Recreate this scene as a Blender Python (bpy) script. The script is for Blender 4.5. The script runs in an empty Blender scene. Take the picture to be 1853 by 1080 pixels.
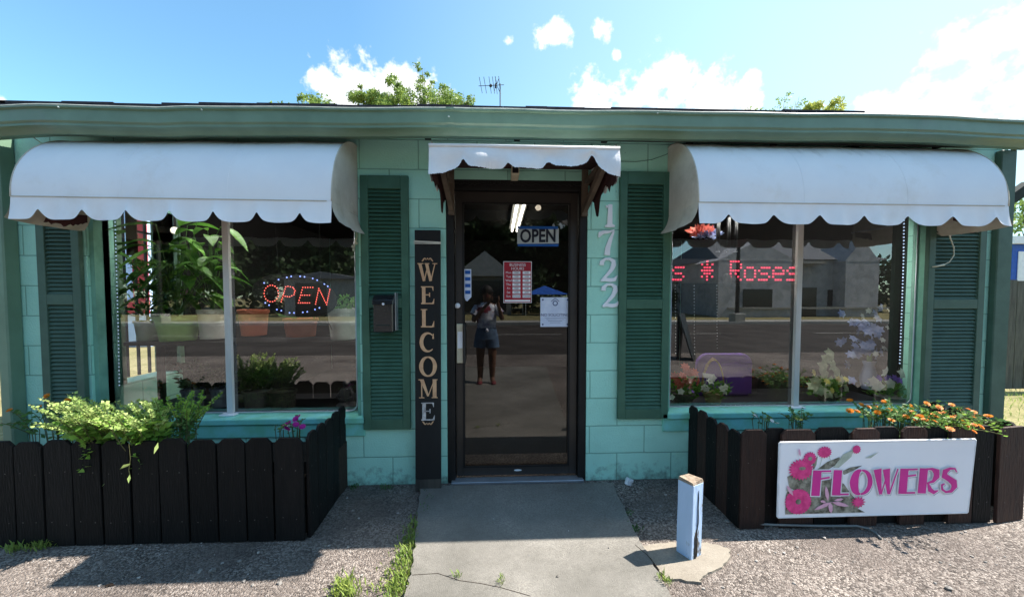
import bpy, bmesh, math, random
import numpy as np
from mathutils import Vector, Matrix, noise as mnoise
R = math.radians
rnd = random.Random(7)
rng = np.random.default_rng(11)
sc = bpy.context.scene
col = sc.collection

# ------------------------------------------------------------------ camera
D, H, TH, PI_, F, PPY, PPX = 2.7067, 1.341, 0.04326, 0.03905, 686.4, 564.8, 926.5
cam_d = bpy.data.cameras.new('camera'); cam = bpy.data.objects.new('camera', cam_d); col.objects.link(cam)
cam_d.sensor_width = 36; cam_d.lens = F/1853*36; cam_d.shift_y = (PPY-540)/1853
cam_d.clip_start = .02; cam_d.clip_end = 3000
fw = Vector((math.sin(TH)*math.cos(PI_), math.cos(TH)*math.cos(PI_), -math.sin(PI_)))
rt = Vector((math.cos(TH), -math.sin(TH), 0)); up = rt.cross(fw)
CAM = Vector((0, -D, H))
cam.matrix_world = Matrix.Translation(CAM) @ Matrix((rt, up, -fw)).transposed().to_4x4()
sc.camera = cam

# ------------------------------------------------------------------ light, sky, exposure
SUN = Vector((.80, .13, 1.0)).normalized()
elev = math.asin(SUN.z); azim = math.atan2(SUN.x, SUN.y)
sd = bpy.data.lights.new('sun', 'SUN'); sd.energy = 5.0; sd.angle = R(.5); sd.color = (1, .93, .84)
so = bpy.data.objects.new('sun', sd); col.objects.link(so)
so.rotation_euler = (-SUN).to_track_quat('-Z', 'Y').to_euler(); so.location = (6, 1, 12)
sc.view_settings.view_transform = 'Standard'; sc.view_settings.look = 'None'
sc.view_settings.gamma = 1; sc.view_settings.exposure = 1.5

def pix_ray(px, py):
    return fw + rt*((px-PPX)/F) + up*(-(py-PPY)/F)
def W(px, py, Y=0.0):
    r = pix_ray(px, py); return CAM + r*((D+Y)/r.y)
def G(px, py, Z=0.0):
    r = pix_ray(px, py); return CAM + r*((Z-H)/r.z)
def SX(px, py, X):
    r = pix_ray(px, py); return CAM + r*(X/r.x)
YG = .10
def M(px, py, Y):            # where a thing seen reflected in the glass stands, Y < 0
    p = W(px, py, 2*YG-Y); return Vector((p.x, Y, p.z))

world = bpy.data.worlds.new('World'); sc.world = world; world.use_nodes = True
nt = world.node_tree; nt.nodes.clear()
def nd(t, ty, **k):
    n = t.nodes.new(ty)
    for a, v in k.items():
        if a == 'inp':
            for kk, vv in v.items(): n.inputs[kk].default_value = vv
        else: setattr(n, a, v)
    return n
out = nd(nt, 'ShaderNodeOutputWorld'); bg = nd(nt, 'ShaderNodeBackground'); bg.inputs[1].default_value = .09
sky = nd(nt, 'ShaderNodeTexSky', sky_type='NISHITA', sun_disc=False, sun_elevation=elev, sun_rotation=azim,
         altitude=20, air_density=1.0, dust_density=.25, ozone_density=1.6)
tc = nd(nt, 'ShaderNodeTexCoord')
nz = nd(nt, 'ShaderNodeTexNoise', inp={'Scale': 7.0, 'Detail': 7.0, 'Roughness': .62})
nt.links.new(tc.outputs['Generated'], nz.inputs['Vector'])
nz2 = nd(nt, 'ShaderNodeTexNoise', inp={'Scale': 28.0, 'Detail': 4.0, 'Roughness': .6})
nt.links.new(tc.outputs['Generated'], nz2.inputs['Vector'])
lumps = [(600,160,34),(640,150,40),(680,160,40),(720,155,38),(760,165,36),(800,185,24),(620,190,40),(740,190,50),
         (1070,160,30),(1078,182,32),(1060,190,26),(1195,140,44),(1225,130,40),(1170,170,44),(1235,165,50),(1275,175,40),(1300,192,26),(1140,190,34),(1205,205,60),
         (1347,170,22),(1355,190,20),(985,65,24),(1008,68,26),(1020,60,12),(922,76,11),(1087,56,16),(1115,98,9),
         (1730,85,38),(1770,75,40),(1815,62,42),(1850,45,44),(1890,30,60),
         (1590,205,34),(1640,190,40),(1690,180,42),(1730,170,34),(1620,225,44),(1700,215,60),(1,182,12),
         (-120,150,60),(2000,120,130),(1900,190,60)]
val = None
def mth(op, a, b=None, c=None):
    n = nd(nt, 'ShaderNodeMath', operation=op)
    for i, v in enumerate((a, b, c)):
        if v is None: continue
        if isinstance(v, (int, float)): n.inputs[i].default_value = v
        else: nt.links.new(v, n.inputs[i])
    return n.outputs[0]
for (px, py, rr) in lumps:
    d = pix_ray(px, py); L = d.length; d.normalize()
    n = nd(nt, 'ShaderNodeVectorMath', operation='DISTANCE'); n.inputs[1].default_value = d
    nt.links.new(tc.outputs['Generated'], n.inputs[0])
    v = mth('MULTIPLY_ADD', n.outputs['Value'], -F*L/rr, 1.0)
    val = v if val is None else mth('SMOOTH_MAX', val, v, .35)
s1 = mth('MULTIPLY_ADD', nz.outputs[0], 2.2, -1.0); s2 = mth('MULTIPLY_ADD', nz2.outputs[0], 2.8, -1.45)
val = mth('ADD', mth('ADD', val, s1), s2)
mr = nd(nt, 'ShaderNodeMapRange', inp={1: -.15, 2: .75}); mr.interpolation_type = 'SMOOTHSTEP'; nt.links.new(val, mr.inputs[0])
# scattered fair weather clouds over the rest of the sky (north half stays as seen above)
sp = nd(nt, 'ShaderNodeSeparateXYZ'); nt.links.new(tc.outputs['Generated'], sp.inputs[0])
nz3 = nd(nt, 'ShaderNodeTexNoise', inp={'Scale': 3.2, 'Detail': 8.0, 'Roughness': .6}); nt.links.new(tc.outputs['Generated'], nz3.inputs['Vector'])
mr3 = nd(nt, 'ShaderNodeMapRange', inp={1: .54, 2: .66}); nt.links.new(nz3.outputs[0], mr3.inputs[0])
back = mth('MULTIPLY', mr3.outputs[0], mth('LESS_THAN', sp.outputs[1], -.05))
# thin pale veil low on the right
dv = pix_ray(1800, 170).normalized()
nv = nd(nt, 'ShaderNodeVectorMath', operation='DISTANCE'); nv.inputs[1].default_value = dv; nt.links.new(tc.outputs['Generated'], nv.inputs[0])
veil = nd(nt, 'ShaderNodeMapRange', inp={1: 1.1, 2: .05, 3: 0.0, 4: .75}); nt.links.new(nv.outputs['Value'], veil.inputs[0])
cl = mth('MAXIMUM', mth('MAXIMUM', mr.outputs[0], back), 0.0)
mx0 = nd(nt, 'ShaderNodeMix', data_type='RGBA'); mx0.inputs[7].default_value = (3.6, 4.7, 4.8, 1)
nt.links.new(veil.outputs[0], mx0.inputs[0]); 
gain = nd(nt, 'ShaderNodeMix', data_type='RGBA', blend_type='MULTIPLY'); gain.inputs[0].default_value = 1; gain.inputs[7].default_value = (.92, 1.25, 1.22, 1)
nt.links.new(sky.outputs[0], gain.inputs[6]); nt.links.new(gain.outputs[2], mx0.inputs[6])
mx = nd(nt, 'ShaderNodeMix', data_type='RGBA'); mx.inputs[7].default_value = (5.3, 5.4, 5.4, 1)
nt.links.new(cl, mx.inputs[0]); nt.links.new(mx0.outputs[2], mx.inputs[6])
nt.links.new(mx.outputs[2], bg.inputs[0]); nt.links.new(bg.outputs[0], out.inputs[0])

# ------------------------------------------------------------------ materials
def pm(name, c, c2=None, scale=6.0, rough=.8, bump=.15, bscale=60.0, metal=0.0, detail=5.0, stretch=(1,1,1), spec=.3, emit=None, es=0.0, dirt=None, dscale=1.5, dth=(.55,.7)):
    m = bpy.data.materials.new(name); m.use_nodes = True; t = m.node_tree
    b = t.nodes['Principled BSDF']; b.inputs['Roughness'].default_value = rough; b.inputs['Metallic'].default_value = metal
    b.inputs['Specular IOR Level'].default_value = spec
    co = nd(t, 'ShaderNodeTexCoord'); mp = nd(t, 'ShaderNodeMapping'); mp.inputs['Scale'].default_value = stretch
    t.links.new(co.outputs['Object'], mp.inputs['Vector'])
    if c2 is None: c2 = tuple(x*.78 for x in c)
    n = nd(t, 'ShaderNodeTexNoise', inp={'Scale': scale, 'Detail': detail, 'Roughness': .6}); t.links.new(mp.outputs[0], n.inputs['Vector'])
    r = nd(t, 'ShaderNodeMapRange', inp={1: .35, 2: .65}); t.links.new(n.outputs[0], r.inputs[0])
    x = nd(t, 'ShaderNodeMix', data_type='RGBA'); x.inputs[6].default_value = (*c2, 1); x.inputs[7].default_value = (*c, 1)
    t.links.new(r.outputs[0], x.inputs[0]); last = x.outputs[2]
    if dirt:
        n3 = nd(t, 'ShaderNodeTexNoise', inp={'Scale': dscale, 'Detail': 8.0, 'Roughness': .7}); t.links.new(mp.outputs[0], n3.inputs['Vector'])
        r3 = nd(t, 'ShaderNodeMapRange', inp={1: dth[0], 2: dth[1]}); t.links.new(n3.outputs[0], r3.inputs[0])
        x3 = nd(t, 'ShaderNodeMix', data_type='RGBA'); x3.inputs[7].default_value = (*dirt, 1); t.links.new(last, x3.inputs[6]); t.links.new(r3.outputs[0], x3.inputs[0]); last = x3.outputs[2]
    t.links.new(last, b.inputs['Base Color'])
    if bump:
        n2 = nd(t, 'ShaderNodeTexNoise', inp={'Scale': bscale, 'Detail': 3.0}); t.links.new(mp.outputs[0], n2.inputs['Vector'])
        bm_ = nd(t, 'ShaderNodeBump', inp={'Strength': bump, 'Distance': .01}); t.links.new(n2.outputs[0], bm_.inputs['Height'])
        t.links.new(bm_.outputs[0], b.inputs['Normal'])
    if emit: b.inputs['Emission Color'].default_value = (*emit, 1); b.inputs['Emission Strength'].default_value = es
    return m

def block_mat():
    m = pm('painted_block', (.40,.75,.63), (.35,.67,.56), scale=3, rough=.7, bump=0, dirt=(.30,.56,.42), dscale=3.0, dth=(.60,.9))
    t = m.node_tree; b = t.nodes['Principled BSDF']; src = b.inputs['Base Color'].links[0].from_socket
    co = [n for n in t.nodes if n.type == 'TEX_COORD'][0]
    sep = nd(t, 'ShaderNodeSeparateXYZ'); t.links.new(co.outputs['Object'], sep.inputs[0])
    cmb = nd(t, 'ShaderNodeCombineXYZ'); 
    a = nd(t, 'ShaderNodeMath', operation='ADD'); t.links.new(sep.outputs[0], a.inputs[0]); t.links.new(sep.outputs[1], a.inputs[1])
    a2 = nd(t, 'ShaderNodeMath', operation='ADD'); t.links.new(a.outputs[0], a2.inputs[0]); a2.inputs[1].default_value = 40.6+.02
    a3 = nd(t, 'ShaderNodeMath', operation='ADD'); t.links.new(sep.outputs[2], a3.inputs[0]); a3.inputs[1].default_value = 2.03
    t.links.new(a2.outputs[0], cmb.inputs[0]); t.links.new(a3.outputs[0], cmb.inputs[1])
    br = nd(t, 'ShaderNodeTexBrick', offset=.5, inp={'Scale': 1.0, 'Mortar Size': .0045, 'Mortar Smooth': .5, 'Brick Width': .406, 'Row Height': .203, 'Bias': 0.0})
    br.inputs['Color1'].default_value = (1,1,1,1); br.inputs['Color2'].default_value = (.96,.975,.97,1); br.inputs['Mortar'].default_value = (.56,.60,.58,1)
    wob = nd(t, 'ShaderNodeTexNoise', inp={'Scale': 9.0, 'Detail': 2.0}); t.links.new(co.outputs['Object'], wob.inputs['Vector'])
    vm = nd(t, 'ShaderNodeVectorMath', operation='MULTIPLY_ADD'); t.links.new(wob.outputs['Color'], vm.inputs[0]); vm.inputs[1].default_value = (.005,.005,0); t.links.new(cmb.outputs[0], vm.inputs[2])
    t.links.new(vm.outputs[0], br.inputs['Vector'])
    mu = nd(t, 'ShaderNodeMix', data_type='RGBA', blend_type='MULTIPLY'); mu.inputs[0].default_value = 1; t.links.new(src, mu.inputs[6]); t.links.new(br.outputs['Color'], mu.inputs[7])
    t.links.new(mu.outputs[2], b.inputs['Base Color'])
    dn = nd(t,'ShaderNodeTexNoise',inp={'Scale':14.0,'Detail':7.0,'Roughness':.7}); t.links.new(co.outputs['Object'],dn.inputs['Vector'])
    d1 = nd(t,'ShaderNodeMath',operation='MULTIPLY_ADD'); t.links.new(sep.outputs[2],d1.inputs[0]); d1.inputs[1].default_value=-1.3; t.links.new(dn.outputs[0],d1.inputs[2])
    d2 = nd(t,'ShaderNodeMapRange',inp={1:.38,2:.62,3:0,4:.8}); t.links.new(d1.outputs[0],d2.inputs[0])
    x5 = nd(t,'ShaderNodeMix',data_type='RGBA'); x5.inputs[7].default_value=(.12,.16,.13,1); t.links.new(mu.outputs[2],x5.inputs[6]); t.links.new(d2.outputs[0],x5.inputs[0])
    cn_ = nd(t,'ShaderNodeTexNoise',inp={'Scale':26.0,'Detail':3.0}); t.links.new(co.outputs['Object'],cn_.inputs['Vector'])
    c2_ = nd(t,'ShaderNodeMapRange',inp={1:.735,2:.755,3:0,4:.7}); t.links.new(cn_.outputs[0],c2_.inputs[0])
    x6 = nd(t,'ShaderNodeMix',data_type='RGBA'); x6.inputs[7].default_value=(.08,.13,.11,1); t.links.new(x5.outputs[2],x6.inputs[6]); t.links.new(c2_.outputs[0],x6.inputs[0]); t.links.new(x6.outputs[2],b.inputs['Base Color'])
    inv = nd(t, 'ShaderNodeMath', operation='MULTIPLY_ADD'); t.links.new(br.outputs['Fac'], inv.inputs[0]); inv.inputs[1].default_value = -1.0; inv.inputs[2].default_value = 1
    n2 = nd(t, 'ShaderNodeTexNoise', inp={'Scale': 90.0, 'Detail': 3.0}); t.links.new(co.outputs['Object'], n2.inputs['Vector'])
    ad = nd(t, 'ShaderNodeMath', operation='MULTIPLY_ADD'); t.links.new(n2.outputs[0], ad.inputs[0]); ad.inputs[1].default_value = .75; t.links.new(inv.outputs[0], ad.inputs[2])
    bu = nd(t, 'ShaderNodeBump', inp={'Strength': .6, 'Distance': .008}); t.links.new(ad.outputs[0], bu.inputs['Height']); t.links.new(bu.outputs[0], b.inputs['Normal'])
    return m

def ground_mat(name, base, light, dark, vs=55.0, amount=.6, bump=.5, tint=(.30,.24,.18)):
    m = bpy.data.materials.new(name); m.use_nodes = True; t = m.node_tree; b = t.nodes['Principled BSDF']; b.inputs['Roughness'].default_value = .95; b.inputs['Specular IOR Level'].default_value = .15
    co = nd(t, 'ShaderNodeTexCoord')
    v = nd(t, 'ShaderNodeTexVoronoi', inp={'Scale': vs, 'Randomness': 1.0}); t.links.new(co.outputs['Object'], v.inputs['Vector'])
    ramp = nd(t, 'ShaderNodeValToRGB'); e = ramp.color_ramp.elements; e[0].position = .15; e[0].color = (*dark,1); e[1].position = .85; e[1].color = (*light,1); k = e.new(.5); k.color = (*base,1)
    sp_ = nd(t, 'ShaderNodeSeparateColor'); t.links.new(v.outputs['Color'], sp_.inputs[0]); t.links.new(sp_.outputs[0], ramp.inputs[0])
    n = nd(t, 'ShaderNodeTexNoise', inp={'Scale': .9, 'Detail': 9.0, 'Roughness': .68}); t.links.new(co.outputs['Object'], n.inputs['Vector'])
    r = nd(t, 'ShaderNodeMapRange', inp={1: .35, 2: .68}); t.links.new(n.outputs[0], r.inputs[0])
    x = nd(t, 'ShaderNodeMix', data_type='RGBA'); n9 = nd(t,'ShaderNodeTexNoise',inp={'Scale':1.7,'Detail':6.0,'Roughness':.7}); t.links.new(co.outputs['Object'],n9.inputs['Vector']); r9 = nd(t,'ShaderNodeMapRange',inp={1:.4,2:.6,3:amount*.35,4:amount*1.15}); t.links.new(n9.outputs[0],r9.inputs[0]); t.links.new(r9.outputs[0],x.inputs[0]); x.inputs[6].default_value = (*(q*1.12 for q in base),1); t.links.new(ramp.outputs[0], x.inputs[7])
    y = nd(t, 'ShaderNodeMix', data_type='RGBA', blend_type='MULTIPLY'); y.inputs[0].default_value = 1
    rr = nd(t, 'ShaderNodeMix', data_type='RGBA'); rr.inputs[6].default_value = (*tint,1); rr.inputs[7].default_value = (1.15,1.12,1.08,1); t.links.new(r.outputs[0], rr.inputs[0])
    t.links.new(x.outputs[2], y.inputs[6]); t.links.new(rr.outputs[2], y.inputs[7]); t.links.new(y.outputs[2], b.inputs['Base Color'])
    n2 = nd(t, 'ShaderNodeTexNoise', inp={'Scale': vs*1.2, 'Detail': 3.0}); t.links.new(co.outputs['Object'], n2.inputs['Vector'])
    ad = nd(t, 'ShaderNodeMath', operation='MULTIPLY_ADD'); t.links.new(v.outputs['Distance'], ad.inputs[0]); ad.inputs[1].default_value = -.6; t.links.new(n2.outputs[0], ad.inputs[2])
    bu = nd(t, 'ShaderNodeBump', inp={'Strength': bump, 'Distance': .015}); t.links.new(ad.outputs[0], bu.inputs['Height']); t.links.new(bu.outputs[0], b.inputs['Normal'])
    return m

def glass_mat(name, tint, refl):
    m = bpy.data.materials.new(name); m.use_nodes = True; t = m.node_tree; t.nodes.clear()
    o = nd(t, 'ShaderNodeOutputMaterial'); tr = nd(t, 'ShaderNodeBsdfTransparent'); tr.inputs[0].default_value = (*tint,1)
    gl = nd(t, 'ShaderNodeBsdfGlossy'); gl.inputs['Roughness'].default_value = 0.0; gl.inputs[0].default_value = (1,1,1,1)
    co = nd(t, 'ShaderNodeTexCoord'); n = nd(t, 'ShaderNodeTexNoise', inp={'Scale': 1.4, 'Detail': 1.0}); t.links.new(co.outputs['Object'], n.inputs['Vector'])
    bu = nd(t, 'ShaderNodeBump', inp={'Strength': .02, 'Distance': .01}); t.links.new(n.outputs[0], bu.inputs['Height']); t.links.new(bu.outputs[0], gl.inputs['Normal'])
    fr = nd(t, 'ShaderNodeFresnel', inp={'IOR': refl}); mx_ = nd(t, 'ShaderNodeMixShader')
    t.links.new(fr.outputs[0], mx_.inputs[0]); t.links.new(tr.outputs[0], mx_.inputs[1]); t.links.new(gl.outputs[0], mx_.inputs[2]); t.links.new(mx_.outputs[0], o.inputs[0])
    return m

def leaf_mat(name, c1, c2, tr=.35, scale=3.0):
    m = bpy.data.materials.new(name); m.use_nodes = True; t = m.node_tree; b = t.nodes['Principled BSDF']; o = t.nodes['Material Output']
    gm = nd(t, 'ShaderNodeNewGeometry'); co = nd(t, 'ShaderNodeTexCoord'); n = nd(t, 'ShaderNodeTexNoise', inp={'Scale': scale}); t.links.new(co.outputs['Object'], n.inputs['Vector'])
    ad = nd(t, 'ShaderNodeMath', operation='MULTIPLY_ADD'); t.links.new(gm.outputs['Random Per Island'], ad.inputs[0]); ad.inputs[1].default_value = .6
    sb = nd(t, 'ShaderNodeMath', operation='MULTIPLY_ADD'); t.links.new(n.outputs[0], sb.inputs[0]); sb.inputs[1].default_value = 1.2; sb.inputs[2].default_value = -.4; t.links.new(sb.outputs[0], ad.inputs[2])
    x = nd(t, 'ShaderNodeMix', data_type='RGBA'); x.inputs[6].default_value = (*c1,1); x.inputs[7].default_value = (*c2,1); t.links.new(ad.outputs[0], x.inputs[0]); x.clamp_factor = True
    t.links.new(x.outputs[2], b.inputs['Base Color']); b.inputs['Roughness'].default_value = .5; b.inputs['Specular IOR Level'].default_value = .25
    tl = nd(t, 'ShaderNodeBsdfTranslucent'); t.links.new(x.outputs[2], tl.inputs[0]); ms = nd(t, 'ShaderNodeMixShader'); ms.inputs[0].default_value = tr
    t.links.new(b.outputs[0], ms.inputs[1]); t.links.new(tl.outputs[0], ms.inputs[2]); t.links.new(ms.outputs[0], o.inputs[0])
    return m

MT = {}
MT['block'] = block_mat()
MT['sill'] = pm('sill_paint', (.20,.56,.54), (.16,.47,.33), scale=8, rough=.55, bump=.1)
MT['reveal'] = pm('reveal_paint', (.20,.42,.32), (.13,.29,.22), scale=6, rough=.6, bump=.15)
MT['gutter'] = pm('gutter_paint', (.15,.245,.17), (.12,.20,.135), scale=5, rough=.42, bump=.06, bscale=8, dirt=(.17,.22,.18), dscale=2.2, dth=(.6,.8), spec=.5)
MT['gutter_lip'] = pm('gutter_worn_lip', (.55,.6,.56), (.35,.42,.38), scale=14, rough=.4, bump=.05)
MT['shutter'] = pm('shutter_green', (.052,.130,.086), (.041,.105,.068), scale=9, rough=.5, bump=.08)
MT['shutter2'] = pm('shutter_faded_green', (.068,.125,.095), (.052,.10,.075), scale=9, rough=.55, bump=.08)
MT['dark'] = pm('dark_eave_wood', (.03,.04,.035), (.018,.022,.02), rough=.85)
MT['shingle'] = pm('roof_shingle', (.055,.05,.06), (.03,.028,.035), scale=25, rough=.95, bump=.5)
MT['canvas'] = pm('awning_canvas', (.82,.83,.86), (.77,.78,.82), scale=2.5, rough=.75, bump=.12, bscale=5, dirt=(.66,.62,.58), dscale=1.8, dth=(.56,.9))
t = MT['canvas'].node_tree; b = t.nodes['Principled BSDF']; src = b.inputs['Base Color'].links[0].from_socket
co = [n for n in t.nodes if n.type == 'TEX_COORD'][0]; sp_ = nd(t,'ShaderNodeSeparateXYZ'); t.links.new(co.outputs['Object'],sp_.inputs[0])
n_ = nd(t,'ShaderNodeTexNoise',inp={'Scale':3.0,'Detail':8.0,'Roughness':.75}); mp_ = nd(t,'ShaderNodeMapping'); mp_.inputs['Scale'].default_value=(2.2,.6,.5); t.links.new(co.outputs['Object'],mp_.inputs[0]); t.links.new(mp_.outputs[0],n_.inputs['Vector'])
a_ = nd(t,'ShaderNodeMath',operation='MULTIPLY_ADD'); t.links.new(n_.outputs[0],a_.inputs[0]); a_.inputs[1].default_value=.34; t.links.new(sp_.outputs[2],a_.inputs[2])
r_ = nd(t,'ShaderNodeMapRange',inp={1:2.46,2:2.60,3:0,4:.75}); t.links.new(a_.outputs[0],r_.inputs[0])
x_ = nd(t,'ShaderNodeMix',data_type='RGBA'); x_.inputs[7].default_value=(.30,.26,.24,1); t.links.new(src,x_.inputs[6]); t.links.new(r_.outputs[0],x_.inputs[0]); t.links.new(x_.outputs[2],b.inputs['Base Color'])  # awning top: grime mixed with eave shade painted into the colour
MT['canvas_end'] = pm('awning_canvas_dirty', (.56,.52,.45), (.46,.42,.35), scale=5, rough=.85, bump=.15, bscale=70, dirt=(.33,.29,.23), dscale=4, dth=(.5,.8))
MT['canvas_bright'] = pm('door_awning_vinyl', (.80,.79,.80), (.72,.71,.73), scale=6, rough=.5, bump=.1)
MT['maroon'] = pm('torn_lining', (.06,.02,.02), (.03,.012,.012), rough=.95, bump=.4)
MT['oldwood'] = pm('bracket_wood', (.16,.12,.09), (.09,.07,.055), scale=8, stretch=(1,1,.15), rough=.9)
MT['blackpk'] = pm('black_stained_wood', (.0095,.0078,.0075), (.005,.0045,.0045), scale=16, stretch=(3,3,.4), rough=.72, bump=.5, bscale=40, dirt=(.03,.027,.025), dscale=14, dth=(.62,.75), spec=.2)
MT['brownpk'] = pm('brown_stained_wood', (.040,.017,.012), (.022,.010,.008), scale=16, stretch=(3,3,.4), rough=.7, bump=.5, bscale=40, dirt=(.075,.04,.025), dscale=9, dth=(.6,.75))
for k_ in ('blackpk','brownpk'):
    t = MT[k_].node_tree; b = t.nodes['Principled BSDF']; src = b.inputs['Base Color'].links[0].from_socket
    oi = nd(t,'ShaderNodeObjectInfo'); r_ = nd(t,'ShaderNodeMapRange',inp={3:.45 if k_ == 'blackpk' else .6,4:1.15 if k_ == 'blackpk' else 1.5}); t.links.new(oi.outputs['Random'],r_.inputs[0])
    vm = nd(t,'ShaderNodeVectorMath',operation='SCALE'); t.links.new(src,vm.inputs[0]); t.links.new(r_.outputs[0],vm.inputs['Scale']); t.links.new(vm.outputs[0],b.inputs['Base Color'])
MT['nail'] = pm('nail_head', (.13,.12,.11), (.05,.035,.03), scale=30, rough=.6, bump=0)
MT['soil'] = pm('potting_soil', (.03,.02,.014), rough=1, bump=.8, bscale=40)
MT['door'] = pm('door_dark_aluminium', (.030,.022,.019), (.022,.017,.015), rough=.45, bump=.04, spec=.5)
MT['jamb'] = pm('door_jamb_black', (.014,.012,.012), (.008,.007,.007), rough=.6, bump=.15)
MT['alu'] = pm('bare_aluminium', (.5,.52,.56), rough=.35, metal=.7, bump=.03)
MT['cream'] = pm('cream_plate', (.62,.55,.40), rough=.5, bump=.03)
MT['white'] = pm('white_paint', (.75,.76,.80), (.66,.67,.72), rough=.5, bump=.06)
MT['beige'] = pm('worn_mullion_paint', (.62,.60,.60), (.50,.46,.42), scale=5, rough=.5, bump=.05, stretch=(1,1,.3))
MT['black'] = pm('matt_black', (.012,.012,.014), rough=.45, bump=.03, spec=.5)
MT['blackgloss'] = pm('gloss_black_box', (.015,.015,.02), rough=.22, bump=.02, spec=.7)
MT['gold'] = pm('worn_gold_letters', (.62,.38,.22), (.50,.28,.16), scale=22, rough=.7, bump=.1, dirt=(.72,.66,.62), dscale=9, dth=(.62,.8))
MT['silver'] = pm('worn_silver_letter', (.55,.52,.52), (.20,.18,.18), scale=30, rough=.7)
MT['signblack'] = pm('welcome_board_black', (.017,.016,.016), (.009,.009,.009), scale=5, rough=.8, bump=.2, bscale=30, stretch=(1,1,.3))
MT['signwood'] = pm('welcome_board_bare_wood', (.07,.06,.05), (.03,.028,.025), scale=10, rough=.9, stretch=(2,2,.3))
MT['digit'] = pm('number_white', (.82,.83,.88), (.76,.77,.82), rough=.5, bump=.03)
MT['banner'] = pm('banner_vinyl', (.86,.86,.90), (.82,.82,.87), scale=3, rough=.45, bump=.05, bscale=4)
MT['banframe'] = pm('banner_border', (.80,.80,.84), (.66,.66,.68), scale=12, rough=.5)
MT['magenta'] = pm('magenta_print', (.72,.035,.32), (.62,.03,.27), rough=.5, bump=0)
MT['pink'] = pm('pink_print', (.80,.07,.28), (.60,.03,.18), scale=30, rough=.5, bump=0)
MT['lily'] = pm('lily_print', (.74,.42,.55), (.66,.34,.48), scale=30, rough=.5, bump=0)
MT['darkleafprint'] = pm('leaf_print', (.05,.05,.035), (.34,.33,.27), scale=26, rough=.5, bump=0)
MT['greyprint'] = pm('grey_shadow_print', (.26,.27,.38), rough=.5, bump=0)
MT['paleprint'] = pm('pale_leaf_print', (.50,.55,.48), (.35,.40,.33), scale=25, rough=.5, bump=0)
MT['whiteprint'] = pm('white_print', (.82,.82,.86), rough=.5, bump=0)
MT['concrete'] = ground_mat('walkway_concrete', (.19,.185,.175), (.235,.228,.21), (.15,.145,.135), vs=160, amount=.7, bump=.3, tint=(.50,.49,.46))
MT['padconc'] = ground_mat('pad_concrete', (.24,.22,.19), (.29,.265,.23), (.18,.16,.14), vs=120, amount=.4, bump=.2, tint=(.7,.68,.64))
MT['gravel'] = ground_mat('aggregate_paving', (.20,.173,.158), (.44,.40,.37), (.07,.063,.058), vs=120, amount=.75, bump=.9, tint=(.50,.48,.47))
MT['asphalt'] = ground_mat('road_asphalt', (.055,.050,.048), (.08,.072,.07), (.035,.032,.032), vs=60, amount=.4, bump=.2, tint=(.55,.52,.5))
MT['grassg'] = ground_mat('dry_grass_ground', (.22,.19,.10), (.33,.28,.17), (.12,.12,.05), vs=40, amount=.6, bump=.5, tint=(.6,.65,.5))
MT['stone'] = ground_mat('grey_stone_wall', (.36,.37,.40), (.46,.46,.49), (.24,.25,.27), vs=3.2, amount=.5, bump=.3, tint=(.8,.8,.82))
MT['roofgrey'] = pm('grey_roof', (.13,.14,.16), (.10,.11,.125), scale=20, rough=.9)
MT['metalshed'] = pm('shed_metal', (.34,.36,.38), (.26,.28,.30), scale=3, rough=.5, metal=.0)
MT['darkglass'] = pm('dark_window', (.01,.01,.014), rough=.15, bump=0, spec=.6)
MT['house'] = pm('house_siding', (.20,.20,.19), rough=.8)
MT['skin'] = pm('skin', (.17,.085,.055), (.14,.07,.045), rough=.5, bump=.02)
MT['hair'] = pm('hair', (.012,.009,.008), rough=.6, bump=.4)
MT['shirt'] = pm('tie_dye_shirt', (.88,.89,.93), (.30,.33,.50), scale=9, rough=.85, bump=.15, bscale=30, dirt=(.22,.03,.05), dscale=5, dth=(.52,.56))
MT['denim'] = pm('denim', (.10,.16,.25), (.06,.10,.17), scale=14, rough=.9, bump=.2)
MT['shoe'] = pm('maroon_shoe', (.17,.02,.03), rough=.6)
MT['postpaint'] = pm('peeling_blue_paint', (.42,.55,.76), (.36,.49,.68), scale=5, stretch=(1,1,.25), rough=.8, bump=.3, dirt=(.10,.09,.08), dscale=7, dth=(.555,.58))
MT['postwood'] = pm('weathered_end_grain', (.36,.29,.22), (.15,.11,.08), scale=25, rough=.95, bump=.6)
MT['leaf_tree'] = leaf_mat('tree_leaf', (.10,.18,.04), (.32,.42,.10))
MT['leaf_pale'] = leaf_mat('pale_tree_leaf', (.30,.36,.08), (.55,.55,.13))
MT['leaf_dark'] = leaf_mat('dark_tree_leaf', (.012,.028,.010), (.05,.085,.03), tr=.2, scale=.5)
MT['leaf_basil'] = leaf_mat('basil_leaf', (.11,.26,.035), (.34,.52,.10), tr=.45, scale=8)
MT['basil_spike'] = leaf_mat('basil_spike', (.30,.46,.11), (.52,.62,.24), tr=.4, scale=8)
MT['leaf_mari'] = leaf_mat('marigold_leaf', (.04,.12,.03), (.15,.28,.08), tr=.35, scale=8)
MT['leaf_in'] = leaf_mat('peace_lily_leaf', (.03,.12,.02), (.16,.34,.05), tr=.3, scale=3)
MT['leaf_varieg'] = leaf_mat('variegated_leaf', (.35,.42,.30), (.62,.68,.52), tr=.3)
MT['orange'] = leaf_mat('orange_petal', (.70,.17,.0), (.85,.34,.01), tr=.3)
MT['whitepetal'] = leaf_mat('white_petal', (.62,.66,.66), (.8,.82,.8), tr=.3)
MT['yellowpetal'] = leaf_mat('yellow_petal', (.68,.62,.12), (.8,.76,.3), tr=.3)
MT['purplepetal'] = leaf_mat('purple_petal', (.12,.06,.42), (.28,.16,.62), tr=.3)
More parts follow.
